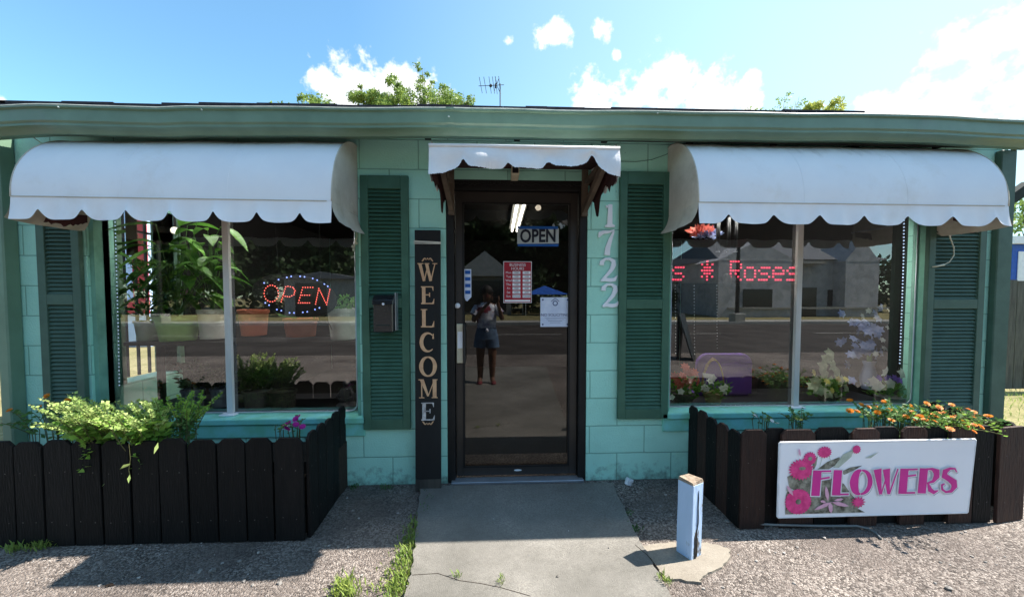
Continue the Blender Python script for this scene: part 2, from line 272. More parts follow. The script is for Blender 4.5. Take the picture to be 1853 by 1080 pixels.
MT['magpetal'] = leaf_mat('magenta_petal', (.35,.01,.22), (.55,.03,.35), tr=.3)
MT['redpetal'] = leaf_mat('coral_petal', (.48,.08,.06), (.66,.22,.18), tr=.3)
MT['bluepetal'] = leaf_mat('blue_white_petal', (.16,.24,.52), (.45,.50,.72), tr=.3)
MT['bark'] = pm('bark', (.10,.08,.06), (.05,.04,.03), scale=12, stretch=(1,1,.3), rough=.95, bump=.8, bscale=25)
MT['twig'] = pm('twig', (.12,.12,.05), rough=.9)
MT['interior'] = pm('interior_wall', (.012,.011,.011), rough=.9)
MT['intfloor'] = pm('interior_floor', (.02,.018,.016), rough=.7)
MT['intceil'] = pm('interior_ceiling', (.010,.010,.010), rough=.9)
MT['tube'] = pm('lit_tube', (.9,.9,.85), rough=.4, bump=0, emit=(1,.97,.82), es=7)
MT['ledred'] = pm('red_led', (.5,.05,.05), rough=.4, bump=0, emit=(1,.15,.11), es=1.1)
MT['ledpink'] = pm('pink_led', (.5,.05,.1), rough=.4, bump=0, emit=(1,.06,.13), es=.45)
MT['ledblue'] = pm('blue_led', (.1,.15,.5), rough=.4, bump=0, emit=(.25,.35,1), es=1.1)
MT['ledwhite'] = pm('cool_white_led', (.5,.6,.8), rough=.4, bump=0, emit=(.55,.72,1), es=.35)
MT['greenpot'] = pm('lime_green_pot', (.50,.85,.28), (.45,.78,.25), rough=.35, bump=.02)
MT['whitepot'] = pm('white_bucket', (.88,.9,.86), rough=.4, bump=.02)
MT['terra'] = pm('terracotta_pot', (.60,.20,.12), (.48,.16,.10), rough=.7)
MT['bluepot'] = pm('blue_grey_pot', (.22,.28,.42), rough=.4)
MT['basket'] = pm('wicker', (.36,.25,.14), (.20,.13,.07), scale=20, stretch=(1,1,5), rough=.8, bump=.8, bscale=50)
MT['darkbasket'] = pm('dark_wicker', (.09,.09,.075), (.04,.04,.035), scale=20, stretch=(1,1,5), rough=.8, bump=.8, bscale=50)
MT['purple'] = pm('purple_plastic', (.11,.04,.30), (.09,.03,.25), rough=.5)
MT['paper'] = pm('paper_notice', (.62,.66,.78), (.50,.55,.70), scale=12, rough=.6, bump=0)
MT['redsign'] = pm('red_hours_sign', (.36,.015,.03), rough=.5, bump=0)
MT['bluesign'] = pm('blue_band', (.01,.10,.40), rough=.5, bump=0)
MT['greysign'] = pm('open_sign_face', (.48,.52,.54), rough=.5, bump=0)
MT['ink'] = pm('ink', (.012,.014,.03), rough=.5, bump=0)
MT['navyink'] = pm('navy_ink', (.03,.05,.16), rough=.5, bump=0)
MT['palewall'] = pm('pale_blue_wall', (.50,.66,.92), (.44,.60,.86), scale=1, rough=.6)
MT['redtrim'] = pm('red_trim', (.50,.05,.06), rough=.5)
MT['blue_wall'] = pm('blue_wall', (.02,.09,.42), rough=.6)
MT['carwhite'] = pm('white_car_paint', (.75,.75,.76), rough=.25, bump=0, spec=.6)
MT['rubber'] = pm('rubber', (.02,.02,.02), rough=.8)
MT['fencegrey'] = pm('grey_weathered_fence', (.13,.125,.11), (.075,.072,.065), scale=14, stretch=(3,3,.3), rough=.95, bump=.5)
MT['lampwarm'] = pm('bulb', (.7,.7,.6), rough=.2, bump=0, emit=(1,.9,.7), es=.6)
MT['bluetent'] = pm('blue_tent_fabric', (.02,.12,.55), rough=.8)
MT['kerb'] = pm('kerb_concrete', (.33,.32,.30), rough=.9, bump=.3)
MT['figurine'] = pm('grey_figurine', (.10,.10,.12), (.05,.05,.06), rough=.6, bump=.3)
MT['glass'] = glass_mat('window_glass', (.95,.97,.97), 2.35)
MT['doorglass'] = glass_mat('tinted_door_glass', (.35,.33,.32), 1.78)
MT['pot_in'] = pm('grey_pot', (.16,.17,.17), rough=.6)
MT['bead'] = pm('glass_bead', (.7,.74,.8), rough=.15, bump=0, spec=.8)
MT['cable'] = pm('white_cable', (.62,.60,.48), rough=.5, bump=0)
MT['marblebrown'] = pm('dark_red_hanging', (.06,.02,.018), rough=.8)
MT['wire'] = pm('wire', (.05,.05,.055), rough=.6)
MT['weed'] = leaf_mat('weed_blade', (.12,.22,.04), (.34,.40,.10), tr=.4)

# ------------------------------------------------------------------ mesh helpers
ORG = {}
def org(p): return ORG.get(p.name, Vector((0,0,0))) if p is not None else Vector((0,0,0))
def tag(o, label=None, cat=None, group=None, kind=None):
    if label: o['label'] = label
    if cat: o['category'] = cat
    if group: o['group'] = group
    if kind: o['kind'] = kind
    return o
def empty(name, loc, label, cat, group=None):
    o = bpy.data.objects.new(name, None); col.objects.link(o); o.location = loc; o.empty_display_size = .05
    ORG[o.name] = Vector(loc); return tag(o, label, cat, group)
class MB:
    def __init__(s): s.v = []; s.f = []
    def add(s, vs, fs):
        k = len(s.v); s.v += [tuple(v) for v in vs]; s.f += [tuple(i+k for i in f) for f in fs]; return s
    def box(s, x0, x1, y0, y1, z0, z1):
        return s.add([(x0,y0,z0),(x1,y0,z0),(x1,y1,z0),(x0,y1,z0),(x0,y0,z1),(x1,y0,z1),(x1,y1,z1),(x0,y1,z1)],
                     [(0,3,2,1),(4,5,6,7),(0,1,5,4),(1,2,6,5),(2,3,7,6),(3,0,4,7)])
    def bar(s, a, b, w, d, up_=(0,0,1)):       # rectangular bar from a to b
        a = Vector(a); b = Vector(b); t = (b-a).normalized(); u = Vector(up_); 
        if abs(t.dot(u)) > .98: u = Vector((0,1,0))
        sx = t.cross(u).normalized(); sy = sx.cross(t).normalized()
        vs = []
        for p in (a, b):
            for i, j in ((-1,-1),(1,-1),(1,1),(-1,1)): vs.append(p + sx*(i*w/2) + sy*(j*d/2))
        return s.add(vs, [(0,1,2,3),(7,6,5,4),(0,4,5,1),(1,5,6,2),(2,6,7,3),(3,7,4,0)])
    def tube(s, pts, rad, n=8, caps=True):
        pts = [Vector(p) for p in pts]; m = len(pts)
        if not hasattr(rad, '__len__'): rad = [rad]*m
        vs = []; prev = None
        for i, p in enumerate(pts):
            t = (pts[min(i+1,m-1)]-pts[max(i-1,0)]); t = t.normalized() if t.length > 1e-9 else Vector((0,0,1))
            if prev is None:
                u = Vector((0,0,1)) if abs(t.z) < .9 else Vector((1,0,0)); a = t.cross(u).normalized()
            else:
                a = (prev - t*prev.dot(t)); a = a.normalized() if a.length > 1e-6 else t.orthogonal().normalized()
            prev = a; b = t.cross(a)
            for k in range(n):
                an = 2*math.pi*k/n; vs.append(p + (a*math.cos(an)+b*math.sin(an))*rad[i])
        fs = [(i*n+k, i*n+(k+1)%n, (i+1)*n+(k+1)%n, (i+1)*n+k) for i in range(m-1) for k in range(n)]
        if caps: fs += [tuple(reversed(range(n))), tuple((m-1)*n+k for k in range(n))]
        return s.add(vs, fs)
    def lathe(s, c, prof, n=24, sx=1, sy=1):   # prof: (r, z) pairs
        vs = []; c = Vector(c)
        for r, z in prof:
            for k in range(n):
                a = 2*math.pi*k/n; vs.append((c.x+r*sx*math.cos(a), c.y+r*sy*math.sin(a), c.z+z))
        m = len(prof); fs = [(i*n+k, i*n+(k+1)%n, (i+1)*n+(k+1)%n, (i+1)*n+k) for i in range(m-1) for k in range(n)]
        fs += [tuple(reversed(range(n))), tuple((m-1)*n+k for k in range(n))]
        return s.add(vs, fs)
    def prism(s, outl, y0, y1):                # outline of (x, z) extruded y0..y1 (any simple polygon: ngon caps)
        n = len(outl); vs = [(x,y0,z) for x,z in outl]+[(x,y1,z) for x,z in outl]
        return s.add(vs, [tuple(range(n)), tuple(reversed(range(n,2*n)))]+[(i,i+n,(i+1)%n+n,(i+1)%n) for i in range(n)])
    def blob(s, c, r, n=10, m=7, jitter=.1, sc_=(1,1,1)):
        c = Vector(c); vs = []; 
        for i in range(m+1):
            th = math.pi*i/m
            for k in range(n):
                a = 2*math.pi*k/n; q = r*(1+jitter*(rnd.random()-.5)*2)
                vs.append((c.x+q*sc_[0]*math.sin(th)*math.cos(a), c.y+q*sc_[1]*math.sin(th)*math.sin(a), c.z+q*sc_[2]*math.cos(th)))
        return s.add(vs, [(i*n+k, (i+1)*n+k, (i+1)*n+(k+1)%n, i*n+(k+1)%n) for i in range(m) for k in range(n)])
    def build(s, name, mat, parent=None, smooth=False, bevel=0):
        me = bpy.data.meshes.new(name); o_ = org(parent)
        me.from_pydata([(v[0]-o_.x, v[1]-o_.y, v[2]-o_.z) for v in s.v], [], s.f); me.update()
        bm = bmesh.new(); bm.from_mesh(me); bmesh.ops.recalc_face_normals(bm, faces=bm.faces)
        if bevel: bmesh.ops.bevel(bm, geom=bm.edges[:], offset=bevel, segments=1, affect='EDGES', clamp_overlap=True)
        bm.to_mesh(me); bm.free()
        me.materials.append(mat if not isinstance(mat, str) else MT[mat])
        if smooth:
            me.polygons.foreach_set('use_smooth', [True]*len(me.polygons))
            if smooth == 'auto': me.set_sharp_from_angle(angle=R(35))
        o = bpy.data.objects.new(name, me); col.objects.link(o)
        if parent is not None: o.parent = parent
        ORG[o.name] = o_.copy(); return o
def smooth_auto(o): return o

def arr_mesh(name, V, faces_n, mat, parent=None):   # V (N, k, 3) array of separate k-gons
    N, k, _ = V.shape; me = bpy.data.meshes.new(name); o_ = org(parent)
    V = V - np.array(o_)
    me.vertices.add(N*k); me.vertices.foreach_set('co', V.reshape(-1).astype(np.float32))
    me.loops.add(N*k); me.loops.foreach_set('vertex_index', np.arange(N*k, dtype=np.int32))
    me.polygons.add(N); me.polygons.foreach_set('loop_start', np.arange(0, N*k, k, dtype=np.int32)); 
    me.update(calc_edges=True); me.validate()
    me.materials.append(MT[mat] if isinstance(mat, str) else mat)
    o = bpy.data.objects.new(name, me); col.objects.link(o)
    if parent is not None: o.parent = parent
    ORG[o.name] = o_.copy(); return o
def leaves(P, size, aspect=.5, var=.4, dirs=None, spread=1.0, flat=0.0):
    """leaf quads (rhombus) at points P"""
    P = np.asarray(P, float); N = len(P)
    d = rng.normal(size=(N,3))
    if dirs is not None: d = np.asarray(dirs)*1.0 + d*spread
    d[:,2] *= (1-flat); d /= np.linalg.norm(d, axis=1)[:,None]+1e-9
    r = rng.normal(size=(N,3)); r[:,2] *= (1-flat*.7); s_ = np.cross(d, r); s_ /= np.linalg.norm(s_, axis=1)[:,None]+1e-9
    L = size*(1+var*(rng.random(N)*2-1))[:,None]; n_ = np.cross(d, s_)
    return np.stack([P, P+d*L*.45+s_*L*aspect*.5+n_*L*.05, P+d*L, P+d*L*.45-s_*L*aspect*.5+n_*L*.05], 1)

# stroke lettering: every letter is a list of (points, widths) in a unit box
def arc(cx, cz, rx, rz, a0, a1, n=18): return [(cx+rx*math.cos(R(a0+(a1-a0)*i/n)), cz+rz*math.sin(R(a0+(a1-a0)*i/n))) for i in range(n+1)]
def strip2d(pts, ws, grow=0.0):
    m = len(pts); L = []; Rr = []
    if not hasattr(ws, '__len__'): ws = [ws]*m
    if len(ws) != m: ws = [np.interp(i/(m-1), np.linspace(0,1,len(ws)), ws) for i in range(m)]
    P = [Vector((a,b)) for a,b in pts]
    if grow:
        P[0] = P[0]-(P[1]-P[0]).normalized()*grow; P[-1] = P[-1]+(P[-1]-P[-2]).normalized()*grow
    for i in range(m):
        t0 = (P[i]-P[i-1]).normalized() if i else (P[1]-P[0]).normalized()
        t1 = (P[i+1]-P[i]).normalized() if i < m-1 else t0
        t = (t0+t1).normalized(); n = Vector((-t.y, t.x)); k = 1/max(.5, n.dot(Vector((-t1.y,t1.x))))
        w = (ws[i]/2+grow)*k; L.append(P[i]+n*w); Rr.append(P[i]-n*w)
    return L, Rr
def letter(mb, strokes, x, z, w, h, y, th, shear=0, grow=0.0, lean=0, jit=True):
    """adds strokes to mesh builder on plane Y=y facing -Y, thickness th"""
    for k, (pts, ws) in enumerate(strokes):
        asp = w
        pp = [((a*w)+shear*b*h, b*h) for a, b in pts]
        wl = [q*h for q in ws] if hasattr(ws, '__len__') else ws*h
        L, Rr = strip2d(pp, wl, grow)
        yy = y - (k*.0004 if jit else k*.00015); vs = []
        for a, b in zip(L, Rr):
            for q in (a, b):
                xx = x+q.x; zz = z+q.y
                vs += [(xx, yy-th, zz+lean*q.x), (xx, yy, zz+lean*q.x)]
        fs = []
        for i in range(len(L)-1):
            a = i*4; b = a+4
            fs += [(a,b,b+2,a+2),(a+1,a+3,b+3,b+1),(a,a+1,b+1,b),(a+2,b+2,b+3,a+3)]
        fs += [(0,2,3,1),(len(L)*4-4,len(L)*4-3,len(L)*4-1,len(L)*4-2)]
        mb.add(vs, fs)
SER = {
 'W': [([(.12,.97),(.33,.02)],[.17,.15]), ([(.34,.03),(.50,.80)],[.06,.05]), ([(.46,.97),(.66,.02)],[.17,.15]), ([(.67,.03),(.88,.97)],[.07,.05]), ([(0,.975),(.30,.975)],.05), ([(.36,.975),(.60,.975)],.05), ([(.76,.975),(1,.975)],.05)],
 'E': [([(.24,.02),(.24,.98)],.2), ([(.05,.97),(.88,.97)],.06), ([(.05,.03),(.90,.03)],.07), ([(.24,.52),(.66,.52)],.06), ([(.86,.98),(.90,.74)],[.10,.02]), ([(.88,.02),(.97,.30)],[.12,.02]), ([(.65,.40),(.65,.64)],.06)],
 'L': [([(.26,.02),(.26,.98)],.2), ([(.05,.97),(.50,.97)],.05), ([(.05,.03),(.88,.03)],.07), ([(.88,.02),(.97,.34)],[.14,.02])],
 'C': [(arc(.52,.5,.42,.48,48,312,30),[.05,.10,.19,.20,.19,.10,.05]), ([(.84,.68),(.85,.96)],[.10,.04])],
 'O': [(arc(.5,.5,.40,.46,90,-90,20),[.07,.15,.20,.15,.07]), (arc(.5,.5,.40,.46,90,270,20),[.07,.15,.20,.15,.07])],
 'M': [([(.16,.02),(.16,.97)],.06), ([(.17,.97),(.50,.10)],[.20,.10]), ([(.50,.10),(.83,.97)],[.05,.05]), ([(.84,.02),(.84,.98)],.20), ([(0,.975),(.26,.975)],.05), ([(.02,.025),(.30,.025)],.05), ([(.68,.025),(1,.025)],.05), ([(.74,.975),(1,.975)],.05)],
 '1': [([(.52,.02),(.56,.98)],[.24,.17]), ([(.24,.88),(.40,.90),(.55,.99)],[.11,.09,.02]), ([(.18,.03),(.36,.05),(.70,.05),(.90,.03)],[.07,.14,.14,.07])],
 '7': [([(.05,.72),(.14,.86),(.32,.92),(.60,.93),(.92,1.0)],[.05,.17,.13,.10,.05]), ([(.88,.95),(.70,.62),(.56,.30),(.52,.0)],[.06,.15,.20,.23])],
 '2': [([(.14,.70),(.15,.84),(.34,.96),(.58,.96),(.76,.86),(.78,.70),(.66,.50),(.42,.28),(.14,.06)],[.20,.15,.09,.10,.16,.20,.16,.12,.08]), ([(.10,.05),(.35,.10),(.62,.07),(.84,.10),(.98,.26)],[.09,.14,.16,.14,.03])],
}
DEC = {
 'F': [([(.22,0),(.26,1)],.34), ([(.3,.965),(.98,.965)],.07), ([(.4,.66),(.92,.72)],.07)],
 'L': [([(.26,0),(.30,1)],.34), ([(.3,.035),(.98,.035)],.07)],
 'O': [(arc(.5,.5,.30,.47,90,270,20),[.06,.28,.36,.28,.06]), (arc(.52,.5,.40,.47,90,-90,20),[.06,.16,.20,.16,.06])],
 'W': [([(.15,1),(.32,0)],[.32,.10]), ([(.35,0),(.50,.62)],[.05,.05]), ([(.50,1),(.64,0)],[.30,.10]), ([(.67,0),(.96,1)],.06)],
 'E': [([(.22,0),(.26,1)],.34), ([(.3,.965),(.98,.965)],.07), ([(.4,.70),(.92,.74)],.07), ([(.3,.035),(.92,.035)],.07)],
 'R': [([(.20,0),(.24,1)],.34), ([(.35,.965),(.62,.965),(.84,.86),(.86,.66),(.70,.47),(.42,.40)],[.07,.10,.24,.24,.12,.06]), ([(.46,.42),(.58,.14),(.78,.03),(.98,.10)],[.06,.18,.14,.04])],
 'S': [([(.92,.82),(.80,.96),(.52,.97),(.24,.86),(.22,.68),(.50,.56),(.78,.42),(.84,.24),(.66,.06),(.36,.03),(.14,.14),(.10,.32),(.26,.36)],[.05,.06,.10,.20,.22,.22,.26,.22,.12,.08,.08,.07,.06])],
}
FONT = None
def text_mesh(mb, body, size, cx, cz, y, th=.0006, sx=1.0, bold=0.0, slant=0.0):
    cu = bpy.data.curves.new('t', 'FONT'); cu.body = body; cu.size = size; cu.align_x = 'CENTER'; cu.align_y = 'CENTER'; cu.extrude = th/2; cu.offset = bold; cu.resolution_u = 3
    ob = bpy.data.objects.new('t', cu); col.objects.link(ob); dg = bpy.context.evaluated_depsgraph_get(); dg.update()
    me = bpy.data.meshes.new_from_object(ob.evaluated_get(dg))
    mb.add([(cx+v.co.x*sx, y-v.co.z-th/2, cz+v.co.y+slant*v.co.x) for v in me.vertices], [tuple(p.vertices) for p in me.polygons])
    bpy.data.objects.remove(ob); bpy.data.curves.remove(cu); bpy.data.meshes.remove(me)

# ------------------------------------------------------------------ ground and paving
def sheet(name, pts, z, mat, sub=0, parent=None):
    mb = MB(); mb.add([(p[0],p[1],z) for p in pts], [tuple(range(len(pts)))]); o = mb.build(name, mat); tag(o, kind='structure'); return o
sheet('ground', [(-600,-600),(600,-600),(600,600),(-600,600)], -.012, 'grassg')
sheet('lot_paving', [(-60,-6.0),(6.2,-6.0),(6.2,.02),(5.2,.5),(-60,.5)], 0, 'gravel')
sheet('lot_paving', [(6.2,-6.0),(60,-6.0),(60,-1.9),(6.2,-1.9)], 0, 'gravel')
sheet('road', [(-300,-15.6),(300,-15.6),(300,-6.0),(-300,-6.0)], -.004, 'asphalt')
mb = MB(); mb.box(-300,300,-15.8,-15.6,-.05,.12); tag(mb.build('kerb','kerb'), kind='structure')
mb = MB(); mb.box(-300,300,-18.6,-17.2,-.05,.03); tag(mb.build('pavement','kerb'), kind='structure')
mb = MB()
for x in range(-60, 60, 6): mb.box(x, x+2.4, -10.9, -10.78, -.004, 0.0)
tag(mb.build('lane_markings','kerb'), kind='structure')
# walkway: slab from the door outwards, with uneven edges
pL = [G(762,884), G(757,930), G(752,990), G(745,1030), G(735,1082), G(720,1140)]
pR = [G(1108,878), G(1128,920), G(1152,975), G(1172,1010), G(1195,1050), G(1215,1090), G(1235,1140)]
mb = MB(); out_ = []
def jagged(ps, n=6, a=.008):
    o = []
    for p, q in zip(ps[:-1], ps[1:]):
        for i in range(n): t = i/n; o.append((p.x+(q.x-p.x)*t+rnd.uniform(-a,a), p.y+(q.y-p.y)*t))
    o.append((ps[-1].x, ps[-1].y)); return o
L_ = jagged(pL); R__ = jagged(pR)
far = [(-.75,-2.1),(-.85,-4.2)]; farR = [(.95,-4.2),(.9,-2.1)]
pts = L_ + [(L_[-1][0]-.06,-2.2),(L_[-1][0]-.2,-4.3),(R__[-1][0]+.2,-4.3)] + R__[::-1]
n = len(pts)
mb.add([(x,y,.022) for x,y in pts]+[(x,y,-.05) for x,y in pts], [tuple(range(n))]+[(i,i+n,(i+1)%n+n,(i+1)%n) for i in range(n)])
tag(mb.build('walkway','concrete'), kind='structure')
# concrete pad round the wooden post
pp = [G(1158,992),(G(1212,984)),G(1280,985),G(1318,995),G(1322,1012),G(1300,1032),G(1272,1045),G(1268,1056),G(1205,1050),G(1190,1030)]
pts = []
for p, q in zip(pp, pp[1:]+pp[:1]):
    for i in range(5): t = i/5; pts.append((p.x+(q.x-p.x)*t+rnd.uniform(-.008,.008), p.y+(q.y-p.y)*t+rnd.uniform(-.006,.006)))
n = len(pts); mb = MB(); mb.add([(x,y,.012) for x,y in pts]+[(x,y,-.05) for x,y in pts], [tuple(range(n))]+[(i,i+n,(i+1)%n+n,(i+1)%n) for i in range(n)])
tag(mb.build('concrete_pad','padconc'), kind='structure')

# loose stones lying on the paving
V = []; mb = MB()
for i in range(900):
    x = rnd.uniform(-3.2,3.6); y = rnd.uniform(-1.75,-.02); s = rnd.choice([.003,.004,.005,.008]) 
    if -.62 < x < .68 and rnd.random() < .93: continue
    if rnd.random() < .06: s = rnd.uniform(.010,.018)
    mb.blob((x,y,s*.35+(.022 if -.6 < x < .62 else 0)), s, n=5, m=3, jitter=.3, sc_=(1,1,.55))
o = mb.build('loose_gravel', pm('loose_stone',(.50,.47,.44),(.12,.11,.10),scale=9,rough=.9)); tag(o,'small loose stones and pebbles scattered over the paving in front of the shop','gravel',kind='stuff')

# ------------------------------------------------------------------ the shop
shop = empty('flower_shop', (0.3,0,0), 'low turquoise painted block shop with green shutters, gutter and white awnings', 'shop')
XL, XR = -3.30, W(1813,500).x
ZT = 2.50
wx0, wx1 = W(158,500).x, W(650,500).x            # left window opening
vx0, vx1 = W(1209,500).x, W(1690,500).x          # right window opening
wz0 = W(420,768).z; wz1 = 2.28
dx0, dx1 = W(808,600).x, W(1062,600).x
dz1 = W(935,330).z
def wall_holes(x0, x1, z0, z1, y0, y1, holes):
    xs = sorted({x0,x1,*[h[0] for h in holes],*[h[1] for h in holes]}); zs = sorted({z0,z1,*[h[2] for h in holes],*[h[3] for h in holes]})
    mb = MB(); V = {}
    def inside(cx, cz): return any(h[0] < cx < h[1] and h[2] < cz < h[3] for h in holes)
    solid = {(i,j) for i in range(len(xs)-1) for j in range(len(zs)-1) if not inside((xs[i]+xs[i+1])/2,(zs[j]+zs[j+1])/2)}
    for (i,j) in solid:
        a,b,c,d = xs[i],xs[i+1],zs[j],zs[j+1]
        mb.add([(a,y0,c),(b,y0,c),(b,y0,d),(a,y0,d)],[(0,1,2,3)]); mb.add([(a,y1,c),(b,y1,c),(b,y1,d),(a,y1,d)],[(3,2,1,0)])
        if (i-1,j) not in solid: mb.add([(a,y0,c),(a,y1,c),(a,y1,d),(a,y0,d)],[(0,3,2,1)])
        if (i+1,j) not in solid: mb.add([(b,y0,c),(b,y1,c),(b,y1,d),(b,y0,d)],[(0,1,2,3)])
        if (i,j-1) not in solid: mb.add([(a,y0,c),(b,y0,c),(b,y1,c),(a,y1,c)],[(0,3,2,1)])
        if (i,j+1) not in solid: mb.add([(a,y0,d),(b,y0,d),(b,y1,d),(a,y1,d)],[(0,1,2,3)])
    return mb
mb = wall_holes(XL, XR, -.1, ZT, 0, .19, [(wx0,wx1,wz0,wz1),(vx0,vx1,wz0,wz1),(dx0,dx1,-.2,dz1)])
mb.build('front_wall','block',shop)
# side walls (left one with a barred window), back wall, interior lining
YB = 7.5
sy0, sy1, sz0, sz1 = .58, 1.12, .62, 2.14
mbs = MB()
for (a,b,c,d) in ((.19,sy0,-.1,ZT),(sy1,YB,-.1,ZT),(sy0,sy1,-.1,sz0),(sy0,sy1,sz1,ZT)): mbs.box(XL, XL+.19, a, b, c, d)
mbs.build('side_wall','block',shop); MB().box(XR-.19, XR, .19, YB, -.1, ZT).build('side_wall','block',shop)
MB().box(XL+.19, XR-.19, YB-.19, YB, -.1, ZT).build('back_wall','block',shop)
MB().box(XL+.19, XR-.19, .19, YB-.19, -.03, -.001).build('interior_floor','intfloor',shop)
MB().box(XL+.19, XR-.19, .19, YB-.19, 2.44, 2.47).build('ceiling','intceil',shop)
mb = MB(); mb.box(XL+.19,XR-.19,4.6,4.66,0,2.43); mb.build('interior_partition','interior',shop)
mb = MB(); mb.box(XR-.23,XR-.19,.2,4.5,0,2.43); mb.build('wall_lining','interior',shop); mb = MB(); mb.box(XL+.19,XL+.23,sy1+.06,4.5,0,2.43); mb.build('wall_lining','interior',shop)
sw = MB(); sw.box(XL-.02,XL+.22,sy0-.04,sy0,sz0,sz1); sw.box(XL-.02,XL+.22,sy1,sy1+.05,sz0,sz1); swf = sw.build('side_window','gutter',shop)
mb = MB()
for i in range(5): y = sy0+(sy1-sy0)*(i+.5)/5; mb.box(XL-.035,XL-.015,y-.008,y+.008,sz0,sz1)
mb.box(XL-.036,XL-.014,sy0,sy1,sz1-.20,sz1-.18); mb.box(XL-.036,XL-.014,sy0,sy1,sz0+.6,sz0+.62); mb.build('security_bar','black',swf)
# windows: recessed timber lining, glass, mullion, sill
def window(x0, x1, gx0, gx1, mx_, lab):
    z0 = W((gx0+gx1)/2*0+ (420 if x0 < 0 else 1440), 748 if x0 < 0 else 735, .10).z
    fr = MB()
    fr.box(x0+.001, x0+.030, .02, .12, z0, wz1); fr.box(x1-.030, x1-.001, .02, .12, z0, wz1); fr.box(x0+.03, x1-.03, .02, .12, wz1-.03, wz1)
    wd = fr.build('window','reveal',shop)
    d = MB(); t_ = .022
    d.box(x0+.03, gx0, .08, .125, z0, wz1-.03); d.build('frame','black' if x0 < 0 else 'reveal',wd); d = MB(); d.box(gx1, x1-.03, .08, .125, z0, wz1-.03); d.build('frame','black' if x0 < 0 else 'reveal',wd)
    g = MB(); g.box(gx0, gx1, YG, YG+.004, z0+.006, wz1-.035)
    g = MB(); g.add([(gx0,YG,z0+.006),(gx1,YG,z0+.006),(gx1,YG,wz1-.035),(gx0,YG,wz1-.035)],[(0,1,2,3)]); g.build('pane','glass',wd)
    s = MB(); s.tube([(gx0+.006,YG-.012,wz1-.05),(gx0+.006,YG-.012,z0+.012),(gx1-.06,YG-.012,z0+.012),(gx1-.03,YG-.012,z0+.02),(gx1-.010,YG-.012,z0+.045),(gx1-.006,YG-.012,z0+.09),(gx1-.006,YG-.012,wz1-.05)],.006,6)
    s.build('gasket','alu',wd,True)
    m = MB(); m.box(mx_-.021, mx_+.021, YG-.03, YG-.003, z0+.008, wz1-.036); m.build('mullion','beige',wd,bevel=.002)
    m = MB(); m.box(mx_-.055, mx_+.05, YG-.065, YG-.004, z0-.001, z0+.010); m.build('mullion_foot','white',wd,bevel=.003)
    s = MB(); s.box(x0-.04, x1+.04, -.035, .14, z0-.045, z0-.0005); s.box(x0-.03, x1+.03, -.018, -.001, z0-.14, z0-.047); s.build('sill','sill',wd,bevel=.006)
    return wd, z0
Lwin, lz0 = window(wx0, wx1, W(190,500,.1).x, W(646,500,.1).x, W(414,500,.1).x, 'l')
Rwin, rz0 = window(vx0, vx1, W(1212,500,.1).x, W(1656,500,.1).x, W(1442,500,.1).x, 'r')
# door ------------------------------------------------------------
dr = MB(); dr.box(dx0+.001, dx0+.055, .01, .13, 0, dz1); dr.box(dx1-.055, dx1-.001, .01, .13, 0, dz1); dr.box(dx0+.055, dx1-.055, .01, .13, dz1-.05, dz1-.001)
door = dr.build('door','jamb',shop,bevel=.003)
lx0, lx1 = dx0+.06, dx1-.06; lz1 = dz1-.055
gx0, gx1 = W(838,600,.07).x, W(1030,600,.07).x; gz0, gz1 = W(935,842,.07).z, lz1-.075
lf = MB(); lf.box(lx0, gx0, .05, .095, .03, lz1); lf.box(gx1, lx1, .05, .095, .03, lz1); lf.box(gx0, gx1, .05, .095, .03, gz0); lf.box(gx0, gx1, .05, .095, gz1, lz1)
lf.build('leaf','door',door,bevel=.002)
st_ = MB(); w_ = .012
for a,b,c,d in ((gx0,gx0+w_,gz0,gz1),(gx1-w_,gx1,gz0,gz1),(gx0+w_,gx1-w_,gz0,gz0+w_),(gx0+w_,gx1-w_,gz1-w_,gz1)): st_.box(a,b,.045,.058,c,d)
st_.build('glazing_bead','jamb',door)
MB().add([(gx0,.07,gz0),(gx1,.07,gz0),(gx1,.07,gz1),(gx0,.07,gz1)],[(0,1,2,3)]).build('glass','doorglass',door)
h = MB(); a = W(826,586,.03); b = W(838,657,.03); h.box(a.x, b.x, .034, .049, b.z, a.z); h.build('push_plate','cream',door,bevel=.003)
h = MB(); a2_ = W(828,600,.03); b2_ = W(837,630,.03); h.box(a2_.x, b2_.x, .0315, .0338, b2_.z, a2_.z); h.build('plate_sticker','whiteprint',door)
h = MB(); h.box(b.x+.003, b.x+.018, .012, .049, b.z, a.z); h.build('pull_handle','black',door,bevel=.003)
c = W(828,553,.04); k = MB(); k.tube([(c.x,.03,c.z),(c.x,.049,c.z)],.019,20); k.build('lock','white',door,True)
c = W(937,850,.05); k = MB(); k.add([(c.x+.028*math.cos(i*math.pi/12),.0485,c.z+.007*math.sin(i*math.pi/12)) for i in range(24)],[tuple(range(24))]); k.build('oval_sticker','white',door)
t_ = MB(); t_.box(dx0+.03, dx1-.02, -.03, .05, .001, .018); t_.build('threshold','alu',door,bevel=.002)
# wood framing header above the door
mb = MB(); mb.box(dx0-.02, dx1+.02, -.012, -.001, dz1+.012, dz1+.10); mb.build('door_header','block',shop)
mb = MB(); 
for i in range(60):
    x = dx0-.01+(dx1-dx0+.02)*i/60; mb.box(x, x+(dx1-dx0+.02)/60-.0002, -.010, .0, dz1-.012-rnd.random()*.012, dz1+.012)
mb.build('caulk_strip','jamb',shop)
# corner boards
def cboard(pa, pb, x, w):
    mb = MB(); mb.box(x-w/2, x+w/2, -.10, -.002, -.05, 2.40); return mb
o = MB().box(W(-12,500,-.09).x, W(8,500,-.09).x, -.09, -.002, 0, 2.42).build('corner_post','gutter',shop,bevel=.008)
o = MB().box(W(1790,600,-.02).x, XR+.012, -.045, -.002, 0, 2.42).build('corner_post','shutter2',shop,bevel=.006)
